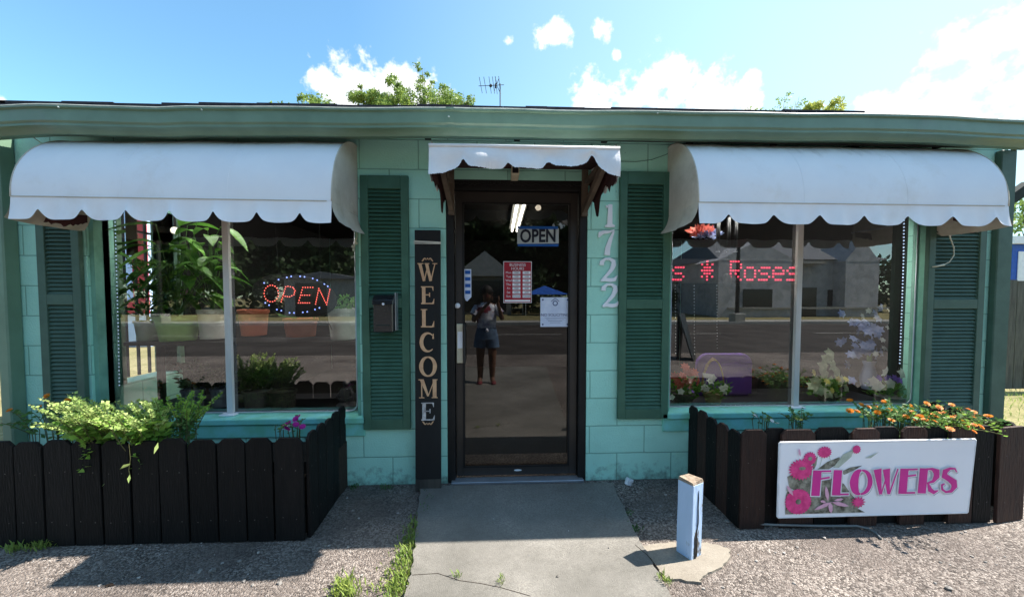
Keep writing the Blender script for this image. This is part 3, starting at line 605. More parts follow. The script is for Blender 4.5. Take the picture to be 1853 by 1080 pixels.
# eaves: rafters, fascia, gutter, roof
YGT = -.36
gt = [(-60,199),(0,195),(60,192.5),(110,193),(200,195),(290,198.5),(340,196),(420,196),(560,197.5),(700,199),(815,198),(900,200),(1000,203),(1180,204.5),(1300,206.5),(1400,208),(1520,209),(1640,210.5),(1700,213),(1760,217),(1850,221),(1900,225)]
gp = [W(x,y,YGT) for x,y in gt]
prof = [(-.0,.0),(-.014,.004),(-.016,-.008),(-.002,-.014),(-.004,-.080),(.006,-.090),(.004,-.104),(.032,-.110),(.046,-.122),(.056,-.134),(.13,-.118),(.135,-.01)]
mb = MB(); vs = []
gx = np.array([p.x for p in gp]); gz = np.array([p.z for p in gp])
xs_ = np.linspace(gx[0], gx[-1], 120); 
for x in xs_:
    z = np.interp(x, gx, gz) + .0015*math.sin(x*9)
    for (py_, pz_) in prof: vs.append((x, YGT+py_, z+pz_))
n = len(prof); fs = [(i*n+k,(i+1)*n+k,(i+1)*n+k+1,i*n+k+1) for i in range(len(xs_)-1) for k in range(n-1)]
mb.add(vs, fs); gut = mb.build('gutter','gutter',shop,'auto')
mb = MB(); mb.tube([(x, YGT-.0135, np.interp(x,gx,gz)+.0015*math.sin(x*9)+.004) for x in xs_], .0035, 6); mb.build('worn_lip','gutter_lip',gut)
mb = MB()
jx = W(818,200,YGT).x; z = np.interp(jx,gx,gz)
mb.add([(x,YGT+py_-.004,z+pz_) for x in (jx-.035,jx+.012) for (py_,pz_) in prof[:10]], [(k,k+10,k+11,k+1) for k in range(9)]); mb.build('gutter_joint','gutter',gut)
mb = MB(); 
for px_,py_ in ((812,211),(1190,205.5),(106,194),(365,199)): p = W(px_,py_,YGT-.016); mb = MB(); mb.blob(p,.0055,n=6,m=4,jitter=.1); mb.build('rivet','gutter_lip',gut)
xe0, xe1 = gp[0].x, gp[-1].x
zg = float(np.interp(0,gx,gz))
mb = MB(); mb.box(xe0, xe1, YGT+.14, YGT+.155, zg-.11, zg-.02); mb.build('fascia','dark',shop)
mb = MB(); x = xe0+.1
while x < XR: mb = MB(); mb.box(x, x+.04, YGT+.156, -.031, 2.42, 2.50); mb.build('rafter_tail','dark',shop); x += .61
mb = MB(); mb.box(xe0, xe1, YGT+.156, .0-.0005, 2.502, 2.52); mb.build('soffit','dark',shop)
mb = MB(); mb.box(W(1040,250).x*0+W(130,250).x, W(1760,250).x, -.03, -.001, 2.445, 2.499); mb.build('eave_shade_strip','dark',shop)  # dark strip standing in for the eave shadow at the wall top
# roof
mb = MB(); 
mb.add([(xe0,YGT+.02,zg+.008),(xe1,YGT+.02,zg-.008),(xe1,YB/2,zg+.75),(xe0,YB/2,zg+.75),(xe0,YB+.4,zg),(xe1,YB+.4,zg)],[(0,1,2,3),(3,2,5,4)])
mb.add([(xe0,YGT+.02,zg-.02),(xe1,YGT+.02,zg-.036),(xe1,YB/2,zg+.70),(xe0,YB/2,zg+.70),(xe0,YB+.4,zg-.05),(xe1,YB+.4,zg-.05)],[(0,3,2,1),(3,4,5,2)])
mb.add([(XL,0,2.5),(XL,YB,2.5),(XL,YB/2,3.2)],[(0,1,2)]); mb.add([(XR,0,2.5),(XR,YB,2.5),(XR,YB/2,3.2)],[(0,1,2)])
roof = mb.build('roof','shingle',shop)
mb = MB(); x = xe0
while x < xe1-.05:
    w = rnd.uniform(.12,.33); z = np.interp(x+w/2,gx,gz); hh = rnd.uniform(.012,.022)
    if x+w/2 > W(1560,200,YGT).x: hh = .001
    mb.box(x, min(x+w,xe1), YGT-.012, YGT+.10, z+.002, z+.006+hh); x += w+.001
mb.build('shingle_edge','shingle',roof)
# shutters
def shutter(px0, py0, px1, py1, mat, rails, px0b=None):
    a = W(px0,py0,-.03); b = W(px1,py1,-.03); x0,x1,z1,z0 = a.x,b.x,a.z,b.z; s = .052
    f = MB(); f.box(x0,x0+s,-.035,-.004,z0,z1); f.box(x1-s,x1,-.035,-.004,z0,z1)
    f.box(x0+s,x1-s,-.035,-.004,z0,z0+.075); f.box(x0+s,x1-s,-.035,-.004,z1-.09,z1)
    zc = W(0.5*(px0+px1),rails,-.03).z; f.box(x0+s,x1-s,-.035,-.004,zc-.035,zc+.035)
    sh = f.build('shutter',mat,shop,bevel=.0025)
    for (za,zb) in ((z0+.075,zc-.035),(zc+.035,z1-.09)):
        l = MB(); k = int((zb-za)/.0265); st = (zb-za)/k
        for i in range(k):
            z = za+i*st; l.add([(x0+s+.0005,-.030,z+.002),(x1-s-.0005,-.030,z+.002),(x1-s-.0005,-.010,z+st*1.02),(x0+s+.0005,-.010,z+st*1.02),(x0+s+.0005,-.026,z),(x1-s-.0005,-.026,z),(x1-s-.0005,-.006,z+st*.95),(x0+s+.0005,-.006,z+st*.95)],
                  [(0,1,2,3),(7,6,5,4),(0,4,5,1),(3,2,6,7)])
        l.build('louvres',mat,sh)
    bk = MB(); bk.box(x0+s+.001,x1-s-.001,-.0045,-.0015,z0+.02,z1-.02); bk.build('back_panel','dark',sh)
    return sh
shutter(60,392-70,158,775,'shutter2',542)
shutter(651,317,743,776,'shutter',548)
shutter(1123,310,1208,757,'shutter',550)
shutter(1686,330,1770,750,'shutter2',550)

# rounded window awnings
def valance(mb, pts, top_z, h, pitch, notch, phase=0, flare=.02, outv=Vector((0,-1,0)), thick=.003):
    """strip hanging from the 3d polyline pts, scalloped lower edge"""
    n = len(pts); vs = []; run = 0; rows = 4
    for i, p in enumerate(pts):
        if i: run += (Vector(p)-Vector(pts[i-1])).length
        u = ((run+phase)/pitch) % 1.0; d = min(u, 1-u)
        cut = notch*(math.exp(-(d/.13)**2)*.8+.2*math.exp(-(d/.05)**2))
        hh = h-cut+.012*math.sin(math.pi*u)
        wv = .006*math.sin(run*23+phase*7)+.004*math.sin(run*51)
        for r in range(rows+1):
            t = r/rows; vs.append(Vector(p)+outv*(flare*t*t+wv*t)+Vector((0,0,-hh*t)))
    m = rows+1; mb.add(vs, [(i*m+r,(i+1)*m+r,(i+1)*m+r+1,i*m+r+1) for i in range(n-1) for r in range(rows)])
def round_awning(px_l, px_r, ptop, pfold, pr, lab):
    yf = -.43
    a = W(px_l, pfold[0], yf); b = W(px_r, pfold[1], yf); x0, x1 = a.x, b.x
    zt0, zt1 = W(px_l+60, ptop[0], -.02).z, W(px_r-60, ptop[1], -.02).z; zf0, zf1 = a.z, b.z
    mb = MB(); vs = []; nx, na = 90, 20
    for i in range(nx+1):
        u = i/nx; x = x0+(x1-x0)*u; zt = zt0+(zt1-zt0)*u; zf = zf0+(zf1-zf0)*u
        sag = .005*math.sin(u*math.pi*5)+.012*(mnoise.noise(Vector((x*2.3,1.7,zt)))) 
        for j in range(na+1):
            th = j/na*math.pi/2
            # fuller than a quarter circle: superellipse
            cy = math.sin(th)**1.0; cz = math.cos(th)**.95
            y = -.004+(yf+.004)*cy; z = zf+(zt-zf)*cz
            w_ = sag+.009*mnoise.noise(Vector((x*4,th*2.2,3.1)))+.004*mnoise.noise(Vector((x*11,th*6,8.1))); y += w_*math.sin(2*th); z += w_*math.sin(2*th)
            vs.append((x,y,z))
    m = na+1; mb.add(vs,[(i*m+j,(i+1)*m+j,(i+1)*m+j+1,i*m+j+1) for i in range(nx) for j in range(na)])
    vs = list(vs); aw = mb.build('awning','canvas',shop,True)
    ln = MB(); lv = []; nn_ = 24
    for i in range(nn_+1):
        u = i/nn_; x = x0+.012+(x1-x0-.024)*u; zt = zt0+(zt1-zt0)*u-.03; zf = zf0+(zf1-zf0)*u
        for j in range(na+1):
            th = j/na*math.pi/2; lv.append((x,-.004+(yf+.030)*math.sin(th),zf+(zt-zf)*math.cos(th)**.95))
        lv.append((x,yf+.026,zf-.062+.006*math.sin(u*40)))
    m2_ = na+2; ln.add(lv,[(i*m2_+j,(i+1)*m2_+j,(i+1)*m2_+j+1,i*m2_+j+1) for i in range(nn_) for j in range(na+1)]); ln.build('inner_lining','maroon',aw,True)
    for xx, zt, zf, s in ((x0,zt0,zf0,1),(x1,zt1,zf1,-1)):
        e = MB(); v2 = [(xx,-.004,zf)]
        for j in range(na+1):
            th = j/na*math.pi/2; v2.append((xx, -.004+(yf+.004)*math.sin(th)**1.0, zf+(zt-zf)*math.cos(th)**.95))
        e.add(v2,[tuple([0]+list(range(1,len(v2))))]); e.build('end_panel','canvas_end',aw)
        sv = MB(); pp_ = [(xx, -.004+(yf+.004)*i/14, zf-.001) for i in range(15)]
        valance(sv, pp_, 0, .118, .62, .03, .10, .045, Vector((-s,0,0))); sv.build('side_valance','canvas_end',aw,True)
        sm = MB(); sm.tube([Vector(p)+Vector((0,0,0)) for p in v2[1:]], .0045, 5); sm.build('piping','canvas_end',aw,True)
    va = MB(); N = 260; pv = [(x0+(x1-x0)*i/N, yf-.001, zf0+(zf1-zf0)*i/N-.001) for i in range(N+1)]
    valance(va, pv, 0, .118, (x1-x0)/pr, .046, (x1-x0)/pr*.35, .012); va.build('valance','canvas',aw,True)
    se = MB(); se.tube([(p[0],p[1]-.002,p[2]+.001) for p in pv[::8]], .003, 5); se.build('seam','canvas_end',aw)
    for f_ in (.335,.668):
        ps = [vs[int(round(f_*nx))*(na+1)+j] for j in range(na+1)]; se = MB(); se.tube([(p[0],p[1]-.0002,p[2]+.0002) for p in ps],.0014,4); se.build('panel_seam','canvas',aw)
    rf = MB(); rf.tube([(x0+.02,yf+.012,zf0+.004),(x1-.02,yf+.012,zf1+.004)],.009,6); rf.tube([(x0+.02,-.02,zf0),(x0+.02,yf+.012,zf0+.004)],.009,6); rf.tube([(x1-.02,-.02,zf1),(x1-.02,yf+.012,zf1+.004)],.009,6); rf.build('frame_tube','alu',aw)
    ln = MB(); q = [(x0+.01, y_, zf0-.07) for y_ in (-.40,-.02)]
    return aw
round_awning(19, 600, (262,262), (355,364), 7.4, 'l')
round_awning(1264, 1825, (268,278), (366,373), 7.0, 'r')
# torn dark lining hanging below the awning ends
def lining(px0,py0,px1,py1,Y,depth):
    a = W(px0,py0,Y); b = W(px1,py1,Y); mb = MB(); vs = []; N = 22
    for i in range(N+1):
        t = i/N; p = a.lerp(b,t); vs.append(p); vs.append(p-Vector((0,0,depth*(.55+.45*math.sin(t*2.6+.4))*(1+rnd.uniform(-.12,.12)))))
    mb.add(vs,[(2*i,2*i+2,2*i+3,2*i+1) for i in range(N)]); return mb
lining(60,380,158,390,-.25,.075).build('torn_lining','maroon',shop)
lining(1725,388,1812,394,-.25,.055).build('torn_lining','maroon',shop)

# small awning over the door
yd = -.62
ax0, ax1 = W(776,265,yd).x, W(1121,265,yd).x; az = W(950,266,yd).z; azw = az+.12
mb = MB(); vs = []; nx, ny = 50, 12
for i in range(nx+1):
    for j in range(ny+1):
        u, v = i/nx, j/ny; vs.append((ax0+(ax1-ax0)*u, yd*(1-v)-.004*v, az+(azw-az)*v-.012*math.sin(math.pi*v)*(1+.4*math.sin(u*20))))
m = ny+1; mb.add(vs,[(i*m+j,(i+1)*m+j,(i+1)*m+j+1,i*m+j+1) for i in range(nx) for j in range(ny)])
daw = mb.build('door_awning','canvas_bright',shop,True)
mb = MB(); N = 260; vs = []; rows = 8
for i in range(N+1):
    u = i/N; x = ax0+(ax1-ax0)*u; px_ = 776+345*u
    # lower edge: long flap at both corners, shallow scallops between
    base = np.interp(px_,[776,800,835,850,885,930,975,1000,1030,1045,1068,1085,1100,1121],[318,314,300,303,306,306,306,301,304,301,292,306,318,322])
    sc_n = 10*math.exp(-(((px_-838)/6.)**2))+9*math.exp(-(((px_-918)/7.)**2))+9*math.exp(-(((px_-990)/7.)**2))+12*math.exp(-(((px_-1072)/7.)**2))
    zb = W(px_, base-sc_n+rnd.uniform(-.8,.8), yd).z
    for r in range(rows+1):
        t = r/rows; z = az+(zb-az)*t
        fold = .012*t*math.sin(u*26+t*2)+.010*math.sin(3.1*t)*math.sin(u*9-2*t)
        vs.append((x, yd-.002-fold-.012*t, z))
m = rows+1; mb.add(vs,[(i*m+r,(i+1)*m+r,(i+1)*m+r+1,i*m+r+1) for i in range(N) for r in range(rows)])
mb.build('valance','canvas_bright',daw,True)
m_ = MB(); m_.add([(ax0+.01,yd+.012,az-.03),(ax1-.01,yd+.012,az-.03),(ax1-.01,-.01,azw-.035),(ax0+.01,-.01,azw-.035)],[(0,1,2,3)]); m_.build('inner_lining','maroon',daw)
MB().tube([(ax0,yd-.004,az),(ax1,yd-.004,az)],.009,8).build('front_rail','canvas_bright',daw,True)
for xx, s in ((ax0,1),(ax1,-1)):
    e = MB(); vs = []; N = 30
    for i in range(N+1):
        t = i/N; y = yd*(1-t)-.006*t; zt = az+(azw-az)*t; vs.append((xx,y,zt-.002)); vs.append((xx+s*.004,y,az-.16-.02*math.sin(t*20)))
    e.add(vs,[(2*i,2*i+2,2*i+3,2*i+1) for i in range(N)]); e.build('side_flap','canvas_bright',daw)
    e = MB(); vs = []
    for i in range(N+1):
        t = i/N; y = yd*(1-t)*.96-.01; vs.append((xx+s*.012,y,az+.03)); vs.append((xx+s*.012,y,az-np.interp(t,[0,.2,.32,.5,.6,.72,.8,1],[.15,.18,.13,.15,.27,.25,.16,.13])-rnd.random()*.025))
    e.add(vs,[(2*i,2*i+2,2*i+3,2*i+1) for i in range(N)]); e.build('torn_lining','maroon',daw)
    b_ = MB(); b_.bar((xx+s*.05,yd+.06,az-.03),(xx+s*.05,-.02,az-.20),.03,.045); b_.bar((xx+s*.05,-.02,az-.24),(xx+s*.05,-.02,azw-.02),.04,.035); b_.bar((xx+s*.04,yd+.03,az-.02),(xx+s*.04,-.02,az-.01),.03,.03); b_.build('bracket','oldwood',daw)
p = W(932,313,-.10); b_ = MB(); b_.box(p.x-.035,p.x+.035,-.15,-.05,p.z-.03,p.z+.03); cmr = empty('security_camera',(p.x,-.1,p.z-.03),'small black box camera with pale housing hanging under the door awning','camera')
MB().box(p.x-.026,p.x+.026,-.16,-.012,p.z-.028,p.z+.030).build('housing','cream',cmr,bevel=.004)
MB().box(p.x-.020,p.x+.020,-.166,-.161,p.z-.022,p.z+.024).build('lens_face','black',cmr,bevel=.003)
c_ = MB(); c_.tube([(p.x,-.03,p.z+.03),(p.x,-.03,p.z+.12)],.006,6); c_.build('mount','black',cmr)

# ------------------------------------------------------------------ signs and fittings on the wall
# WELCOME board
a = W(750,416,-.06); b = W(797,880,-.10)
bx0, bx1 = W(750.5,560,-.075).x, W(797,560,-.075).x; bz1 = a.z
def yb(z): return -.10+(z/bz1)*.055            # leans against the wall
brd = empty('welcome_board',((bx0+bx1)/2,-.08,0),'tall black wooden board reading WELCOME downwards, leaning beside the door','sign')
mb = MB(); z_s = .085
def slab(z0,z1,mat,nm):
    m_ = MB(); vs = []
    for x in (bx0,bx1):
        for z in (z0,z1): vs += [(x,yb(z)-.011,z),(x,yb(z)+.011,z)]
    m_.add(vs,[(0,4,6,2),(1,3,7,5),(0,1,5,4),(2,6,7,3),(0,2,3,1),(4,5,7,6)]); return m_.build(nm,mat,brd,bevel=.002)
slab(z_s,bz1,'signblack','board'); slab(0,z_s-.001,'signwood','bare_foot')
zz = W(773,438,-.06).z; m_ = MB(); m_.bar((bx0-.004,yb(zz)-.016,zz+.004),(bx1+.004,yb(zz)-.016,zz-.004),.008,.010); m_.bar((bx0-.004,yb(zz)-.016,zz-.010),(bx1+.004,yb(zz)-.016,zz-.011),.006,.006); m_.build('twine_band','canvas_end',brd)
lt = MB()
tops = [(475,505),(519,551),(559,590),(601,638),(645,683),(687,722)]
for ch,(t0,t1) in zip('WELCOM', [(476,509),(518,550),(559,592),(602,636),(644,681),(685,719)]):
    zt, zb = W(773,t0,-.08).z, W(773,t1,-.08).z; h_ = zt-zb; w_ = {'W':.135,'E':.098,'L':.098,'C':.108,'O':.118,'M':.130}[ch]
    ym = min(yb(zt),yb(zb))-.013
    cx_ = (bx0+bx1)/2+rnd.uniform(-.003,.003); letter(lt, SER[ch], cx_-w_/2, zb, w_, h_, ym, .001)
lt.build('lettering','gold',brd)
lt = MB(); zt, zb = W(773,727,-.085).z, W(773,759,-.085).z; letter(lt, SER['E'], (bx0+bx1)/2-.05, zb, .1, zt-zb, yb(zb)-.013, .001)
for i in range(14): # scroll flourishes above and below
    pass
fl = MB()
for cz_, sgn in ((W(773,470,-.07).z,1),(W(773,764,-.09).z,-1)):
    for s in (-1,1):
        pts = [((bx0+bx1)/2+s*(.008+.03*t), yb(cz_)-.013, cz_+sgn*.010*math.sin(t*4.5)) for t in np.linspace(0,1,9)]
        fl.tube(pts,[.003+.002*math.sin(t*3) for t in np.linspace(0,1,9)],5)
    fl.blob(((bx0+bx1)/2,yb(cz_)-.012,cz_+sgn*.008),.006,n=6,m=4)
fl.build('flourish','gold',brd); lt.build('lettering','silver',brd)
# house numbers
ys = [(370,411),(417,462),(467,510),(513,556)]
for i,(ch,(t0,t1)) in enumerate(zip('1722',ys)):
    px_ = [1102,1097,1100,1103][i]; zt, zb = W(px_,t0).z, W(px_,t1).z; c_ = W(px_,t1).x; wd_ = [.095,.13,.135,.135][i]
    lab = {0:'white serif house number 1, topmost of the digits beside the door',1:'white serif house number 7 on the turquoise wall',2:'white serif house number 2 between the 7 and the lowest digit',3:'white serif house number 2, lowest of the digits beside the door'}[i]
    rt_ = MB(); letter(rt_, SER[ch], c_-wd_/2, zb, wd_, zt-zb, -.0015, .012)
    o = rt_.build('house_number','digit'); tag(o,lab,'number','house number digits 1722')
# mailbox
a = W(676,535,-.12); b = W(712,601,-.12)
mbx = empty('mailbox',((a.x+b.x)/2,-.036,b.z),'small black metal letter box mounted on the green shutter','mailbox')
MB().box(a.x,b.x,-.135,-.037,b.z,a.z-.055).build('body','blackgloss',mbx,bevel=.006)
m_ = MB(); m_.add([(x,y,z) for x in (a.x-.004,b.x+.004) for (y,z) in ((-.037,a.z+.012),(-.10,a.z+.004),(-.142,a.z-.03),(-.145,a.z-.06),(-.138,a.z-.06),(-.037,a.z-.05))],[(0,1,2,3,4,5),(11,10,9,8,7,6)]+[(i,(i+1)%6,(i+1)%6+6,i+6) for i in range(6)]); m_.build('lid','blackgloss',mbx,bevel=.002)
c_ = W(694,550,-.14); MB().tube([(c_.x,-.152,c_.z),(c_.x,-.14,c_.z)],.008,12).build('lock','white',mbx)
MB().box(b.x+.006,b.x+.012,-.10,-.037,b.z+.01,a.z+.02).build('bracket','alu',mbx)
m_ = MB(); m_.box(a.x+.02,b.x-.02,-.139,-.1355,b.z+.045,b.z+.052); m_.build('slot','dark',mbx)

# papers on the door glass (inside face)
Yp = .062
def paper(name, px0,py0,px1,py1, mat, label, cat, Y=Yp):
    a = W(px0,py0,Y); b = W(px1,py1,Y); r_ = empty(name,((a.x+b.x)/2,Y,b.z),label,cat)
    return r_, a.x, b.x, b.z, a.z
r_,x0,x1,z0,z1 = paper('open_sign',936,410,1011,446,'greysign','blue and grey plastic sign reading OPEN, slightly tilted on the door glass','sign')
hh = z1-z0; sl = .02
m_ = MB(); m_.add([(x0,Yp,z0+hh*.12),(x1,Yp,z0+hh*.15),(x1,Yp,z1-hh*.08),(x0,Yp,z1-hh*.13),(x0,Yp+.002,z0+hh*.12),(x1,Yp+.002,z0+hh*.15),(x1,Yp+.002,z1-hh*.08),(x0,Yp+.002,z1-hh*.13)],[(0,1,2,3),(7,6,5,4),(0,4,5,1),(1,5,6,2),(2,6,7,3),(3,7,4,0)]); m_.build('panel','greysign',r_)
m_ = MB(); m_.box(x0+.004,x1-.002,Yp-.001,Yp+.001,z0,z0+hh*.12); m_.box(x0,x1-.006,Yp-.001,Yp+.001,z1-hh*.12,z1+hh*.02); m_.build('blue_band','bluesign',r_)
m_ = MB(); text_mesh(m_,'OPEN',hh*.92,(x0+x1)/2,(z0+z1)/2-.0,Yp-.002,sx=.78,bold=.0035,slant=.015); m_.build('lettering','ink',r_)
r_,x0,x1,z0,z1 = paper('hours_sign',911,473,962,548,'redsign','red and white business hours card on the door glass','sign')
ww, hh = x1-x0, z1-z0
MB().box(x0,x1,Yp,Yp+.002,z0,z1).build('border','whiteprint',r_); MB().box(x0+.004,x1-.004,Yp-.0015,Yp-.0003,z0+.004,z1-.004).build('panel','redsign',r_)
m_ = MB(); text_mesh(m_,'BUSINESS',hh*.095,(x0+x1)/2,z1-hh*.085,Yp-.002); text_mesh(m_,'HOURS',hh*.095,(x0+x1)/2,z1-hh*.175,Yp-.002)
m2 = MB()
for i,dn in enumerate(('Mon','Tue','Wed','Thu','Fri','Sat','Sun')):
    zc = z1-hh*(.27+i*.095); text_mesh(m_,dn,hh*.075,x0+ww*.18,zc,Yp-.002)
    for q in (0,1):
        cx_ = x0+ww*(.46+q*.36); m_.box(cx_-ww*.14,cx_+ww*.14,Yp-.0022,Yp-.0017,zc-hh*.034,zc+hh*.034)
        text_mesh(m2,('9:00' if q == 0 else '5:00') if i < 5 else ('9:00' if (i == 5 and q == 0) else ('2:00' if i == 5 else 'Closed')),hh*.058,cx_,zc,Yp-.003,th=.0003)
m_.box(x0+.010,x1-.010,Yp-.0022,Yp-.0017,z0+hh*.03,z0+hh*.075)
m_.build('white_print','whiteprint',r_); m2.build('hours_print','ink',r_)
r_,x0,x1,z0,z1 = paper('soliciting_notice',978,538,1031,591,'paper','pale blue printed no soliciting notice taped low on the door glass','notice')
ww, hh = x1-x0, z1-z0
MB().box(x0,x1,Yp,Yp+.001,z0,z1).build('sheet','paper',r_)
m_ = MB(); text_mesh(m_,'NO SOLICITING',hh*.135,(x0+x1)/2,z0+hh*.40,Yp-.001); 
for i in range(4): m_.box((x0+x1)/2-ww*(.36-.06*i),(x0+x1)/2+ww*(.36-.06*i),Yp-.0008,Yp-.0003,z0+hh*(.30-.055*i),z0+hh*(.30-.055*i)+.0022)
cx_, cz_ = (x0+x1)/2, z0+hh*.80
for i in range(12):
    a0, a1 = i*math.pi/6, (i+1)*math.pi/6
    m_.add([(cx_+r_2*math.cos(a_),Yp-.001,cz_+r_2*math.sin(a_)) for a_ in (a0,a1) for r_2 in (ww*.06,ww*.09)],[(0,1,3,2)])
m_.bar((cx_-ww*.14,Yp-.001,cz_+.012),(cx_,Yp-.001,cz_+hh*.17),.0004,.004); m_.bar((cx_+ww*.14,Yp-.001,cz_+.012),(cx_,Yp-.001,cz_+hh*.17),.0004,.004)
for sx_,sz_ in ((x0+ww*.08,z0+hh*.08),(x1-ww*.08,z0+hh*.08),(x0+ww*.08,z1-hh*.08),(x1-ww*.08,z1-hh*.08)):
    m_.add([(sx_-.008,Yp-.0008,sz_),(sx_,Yp-.0008,sz_-.008),(sx_+.008,Yp-.0008,sz_),(sx_,Yp-.0008,sz_+.008)],[(0,1,2,3)])
m_.build('print','navyink',r_)
r_,x0,x1,z0,z1 = paper('door_decal',840,487,853,545,'paper','narrow strip of pale blue payment stickers at the left edge of the door glass','sticker')
MB().add([(x0,Yp,z0+.03),(x0+.01,Yp,z0+.006),(x0+.022,Yp,z0),(x0+.03,Yp,z0+.01),(x1,Yp,z0+.03),(x1,Yp,z1),(x0,Yp,z1)],[(0,1,2,3,4,5,6)]).build('strip','paper',r_)
m_ = MB()
for i in range(4): m_.box(x0+.006,x1-.006,Yp-.001,Yp-.0003,z1-.035-i*.048,z1-.010-i*.048)
m_.build('card_marks','bluesign',r_)

# white cable hanging on the right shutter
pts = [(1716,403),(1716,418),(1720,432),(1726,448),(1726,462),(1718,474),(1706,480),(1690,483)]
cb = empty('cable',W(1716,405,-.06),'cream coloured cable with a plug hanging under the right awning against the shutter','cable')
m_ = MB(); m_.tube([W(x,y,-.05-.012*(i%2)*0) for i,(x,y) in enumerate(pts)],.0042,6); m_.build('cord','cable',cb,True)
p = W(1717,410,-.055); MB().box(p.x-.015,p.x+.014,-.068,-.042,p.z-.025,p.z+.028).build('socket','cable',cb,bevel=.004)
m_ = MB(); m_.tube([W(1708,479,-.05),W(1688,483,-.05)],[.008,.004],8); m_.build('plug','cable',cb,True)
m_ = MB(); pts = [(1228,265),(1205,280),(1180,289),(1150,293),(1122,292)]; m_.tube([W(x,y,-.008) for x,y in pts],.002,5)
tag(m_.build('wall_wire','shutter',None,True),'thin green painted wire sagging across the wall between the door awning and right awning','wire')
m_ = MB(); m_.tube([W(51,243,-.30),W(66,253,-.16),W(82,264,-.05)],.0028,5); tag(m_.build('guy_cord','cable',None,True),'short pale cord running from the gutter to the left awning','cord')
m_ = MB(); m_.tube([W(642,435,.02),W(645,432,.02)],.006,6); 
for q in ((640,452),(645,440),(638,446)): m_.blob(W(q[0],q[1],.02),.010,n=7,m=5,jitter=.2)
m_.tube([W(645,398,.02),W(646,430,.02),W(640,450,.02)],.0035,5); tag(m_.build('knotted_cord','cable',None,True),'knotted cream cord hanging at the right edge of the left window','cord')

# ------------------------------------------------------------------ picket planters
def picket(parent, a, b, h, mat, th=.017, lean=0, cham=.028, z0=.005, off=0):
    """board whose foot runs from a to b (xy), dog-eared top"""
    a = Vector((a[0],a[1],0)); b = Vector((b[0],b[1],0)); d = (b-a); w = d.length; d.normalize(); n_ = Vector((-d.y,d.x,0))
    ol = [(0,z0),(w,z0),(w,h-cham),(w-cham,h),(cham,h),(0,h-cham)]
    vs = []
    for s in (-th/2+off, th/2+off):
        for (u,z) in ol: vs.append(a+d*(u+lean*z)+n_*s+Vector((0,0,z)))
    m_ = MB(); k = len(ol); m_.add(vs,[tuple(range(k)),tuple(reversed(range(k,2*k)))]+[(i,i+k,(i+1)%k+k,(i+1)%k) for i in range(k)])
    o = m_.build('picket',mat,parent,bevel=.0015)
    nl = MB()
    for z in (.13,.40):
        for u in (w*.25,w*.75):
            p = a+d*(u+rnd.uniform(-.006,.006))-n_*(th/2-off)+Vector((0,0,z+rnd.uniform(-.012,.012))); nl.tube([p+n_*.001,p-n_*.0012],.0028,6)
    nl.build('nail_heads','nail',o)
    return o
def row(parent, A, B, n, h, mats, gap=.008, h2=None, off2=0):
    A = Vector(A); B = Vector(B); d = (B-A)/n; u = d.normalized()
    for i in range(n):
        a = A+d*i+u*gap/2; b = A+d*(i+1)-u*gap/2
        hh = h+(0 if h2 is None else (h2-h)*i/max(1,n-1))+rnd.uniform(-.006,.006)
        picket(parent,a,b,hh,mats[i%len(mats)] if off2 == 0 else mats[i%2], lean=rnd.uniform(-.006,.006), off=(off2 if (off2 and i%2) else 0)+rnd.uniform(-.001,.001))
pl = empty('picket_planter',(-2.2,-.4,0),'black stained picket planter box under the left window','planter')
fy = G(548,977).y; fxr = G(548,977).x; fyl = G(0,990).y; pitch = .0
ftop = .575
A = (G(25,986).x, fyl); B = (G(552,977).x, fy)
bnd = [25,78,131,184,236,288,340,393,445,495,550]
X_ = [W(p,800,fyl+(fy-fyl)*(p-25)/525).x for p in bnd]; n_ = len(X_)
first = [X_[0]-(X_[1]-X_[0])*k for k in (3,2,1)]
Xa = first+X_
for i in range(len(Xa)-1):
    y0 = np.interp(Xa[i],[A[0],B[0]],[A[1],B[1]]); y1 = np.interp(Xa[i+1],[A[0],B[0]],[A[1],B[1]])
    picket(pl,(Xa[i]+.005,y0),(Xa[i+1]-.005,y1),.575+rnd.uniform(-.007,.007),'blackpk',lean=rnd.uniform(-.008,.008),off=rnd.uniform(-.002,.002))
row(pl,(Xa[-1]+.012,fy+.01),(W(626,800).x,-.02),5,.585,['blackpk'],gap=.006)
m_ = MB(); m_.box(Xa[0],Xa[-1],min(fy,fyl)+.028,min(fy,fyl)+.06,.36,.43); m_.box(Xa[0],Xa[-1],min(fy,fyl)+.028,min(fy,fyl)+.06,.10,.17); m_.build('rail','blackpk',pl)
m_ = MB(); m_.box(Xa[0],Xa[-1]-.0,min(fy,fyl)+.062,-.02,.005,.33); m_.build('soil','soil',pl)
# right planter
pr_ = empty('picket_planter',(2.1,-.4,0),'brown and black picket planter box under the right window carrying the banner','planter')
ry = G(1345,957).y; ryr = G(1800,957).y
c0 = (W(1246,740).x, -.02); c1 = (G(1338,957).x, G(1338,957).y)
row(pr_, c0, c1, 5, .56, ['blackpk','brownpk'], gap=.004)
bn = [1340,1385,1412,1475,1478,1540,1549,1612,1620,1680,1690,1752,1765,1800]
front = [(1340,1386,0,'brownpk'),(1386,1430,1,'blackpk'),(1412,1474,0,'brownpk'),(1480,1540,1,'blackpk'),(1540,1590,0,'brownpk'),(1580,1632,1,'blackpk'),(1630,1676,0,'brownpk'),(1672,1720,1,'blackpk'),(1718,1762,0,'brownpk'),(1762,1796,0,'blackpk')]
yf_ = c1[1]
for (p0,p1,bk_,mt) in front:
    x0_, x1_ = W(p0,800,yf_).x, W(p1,800,yf_).x
    picket(pr_,(x0_+.002,yf_+(.022 if bk_ else 0)),(x1_-.002,yf_+(.022 if bk_ else 0)),.582+rnd.uniform(-.005,.005),mt)
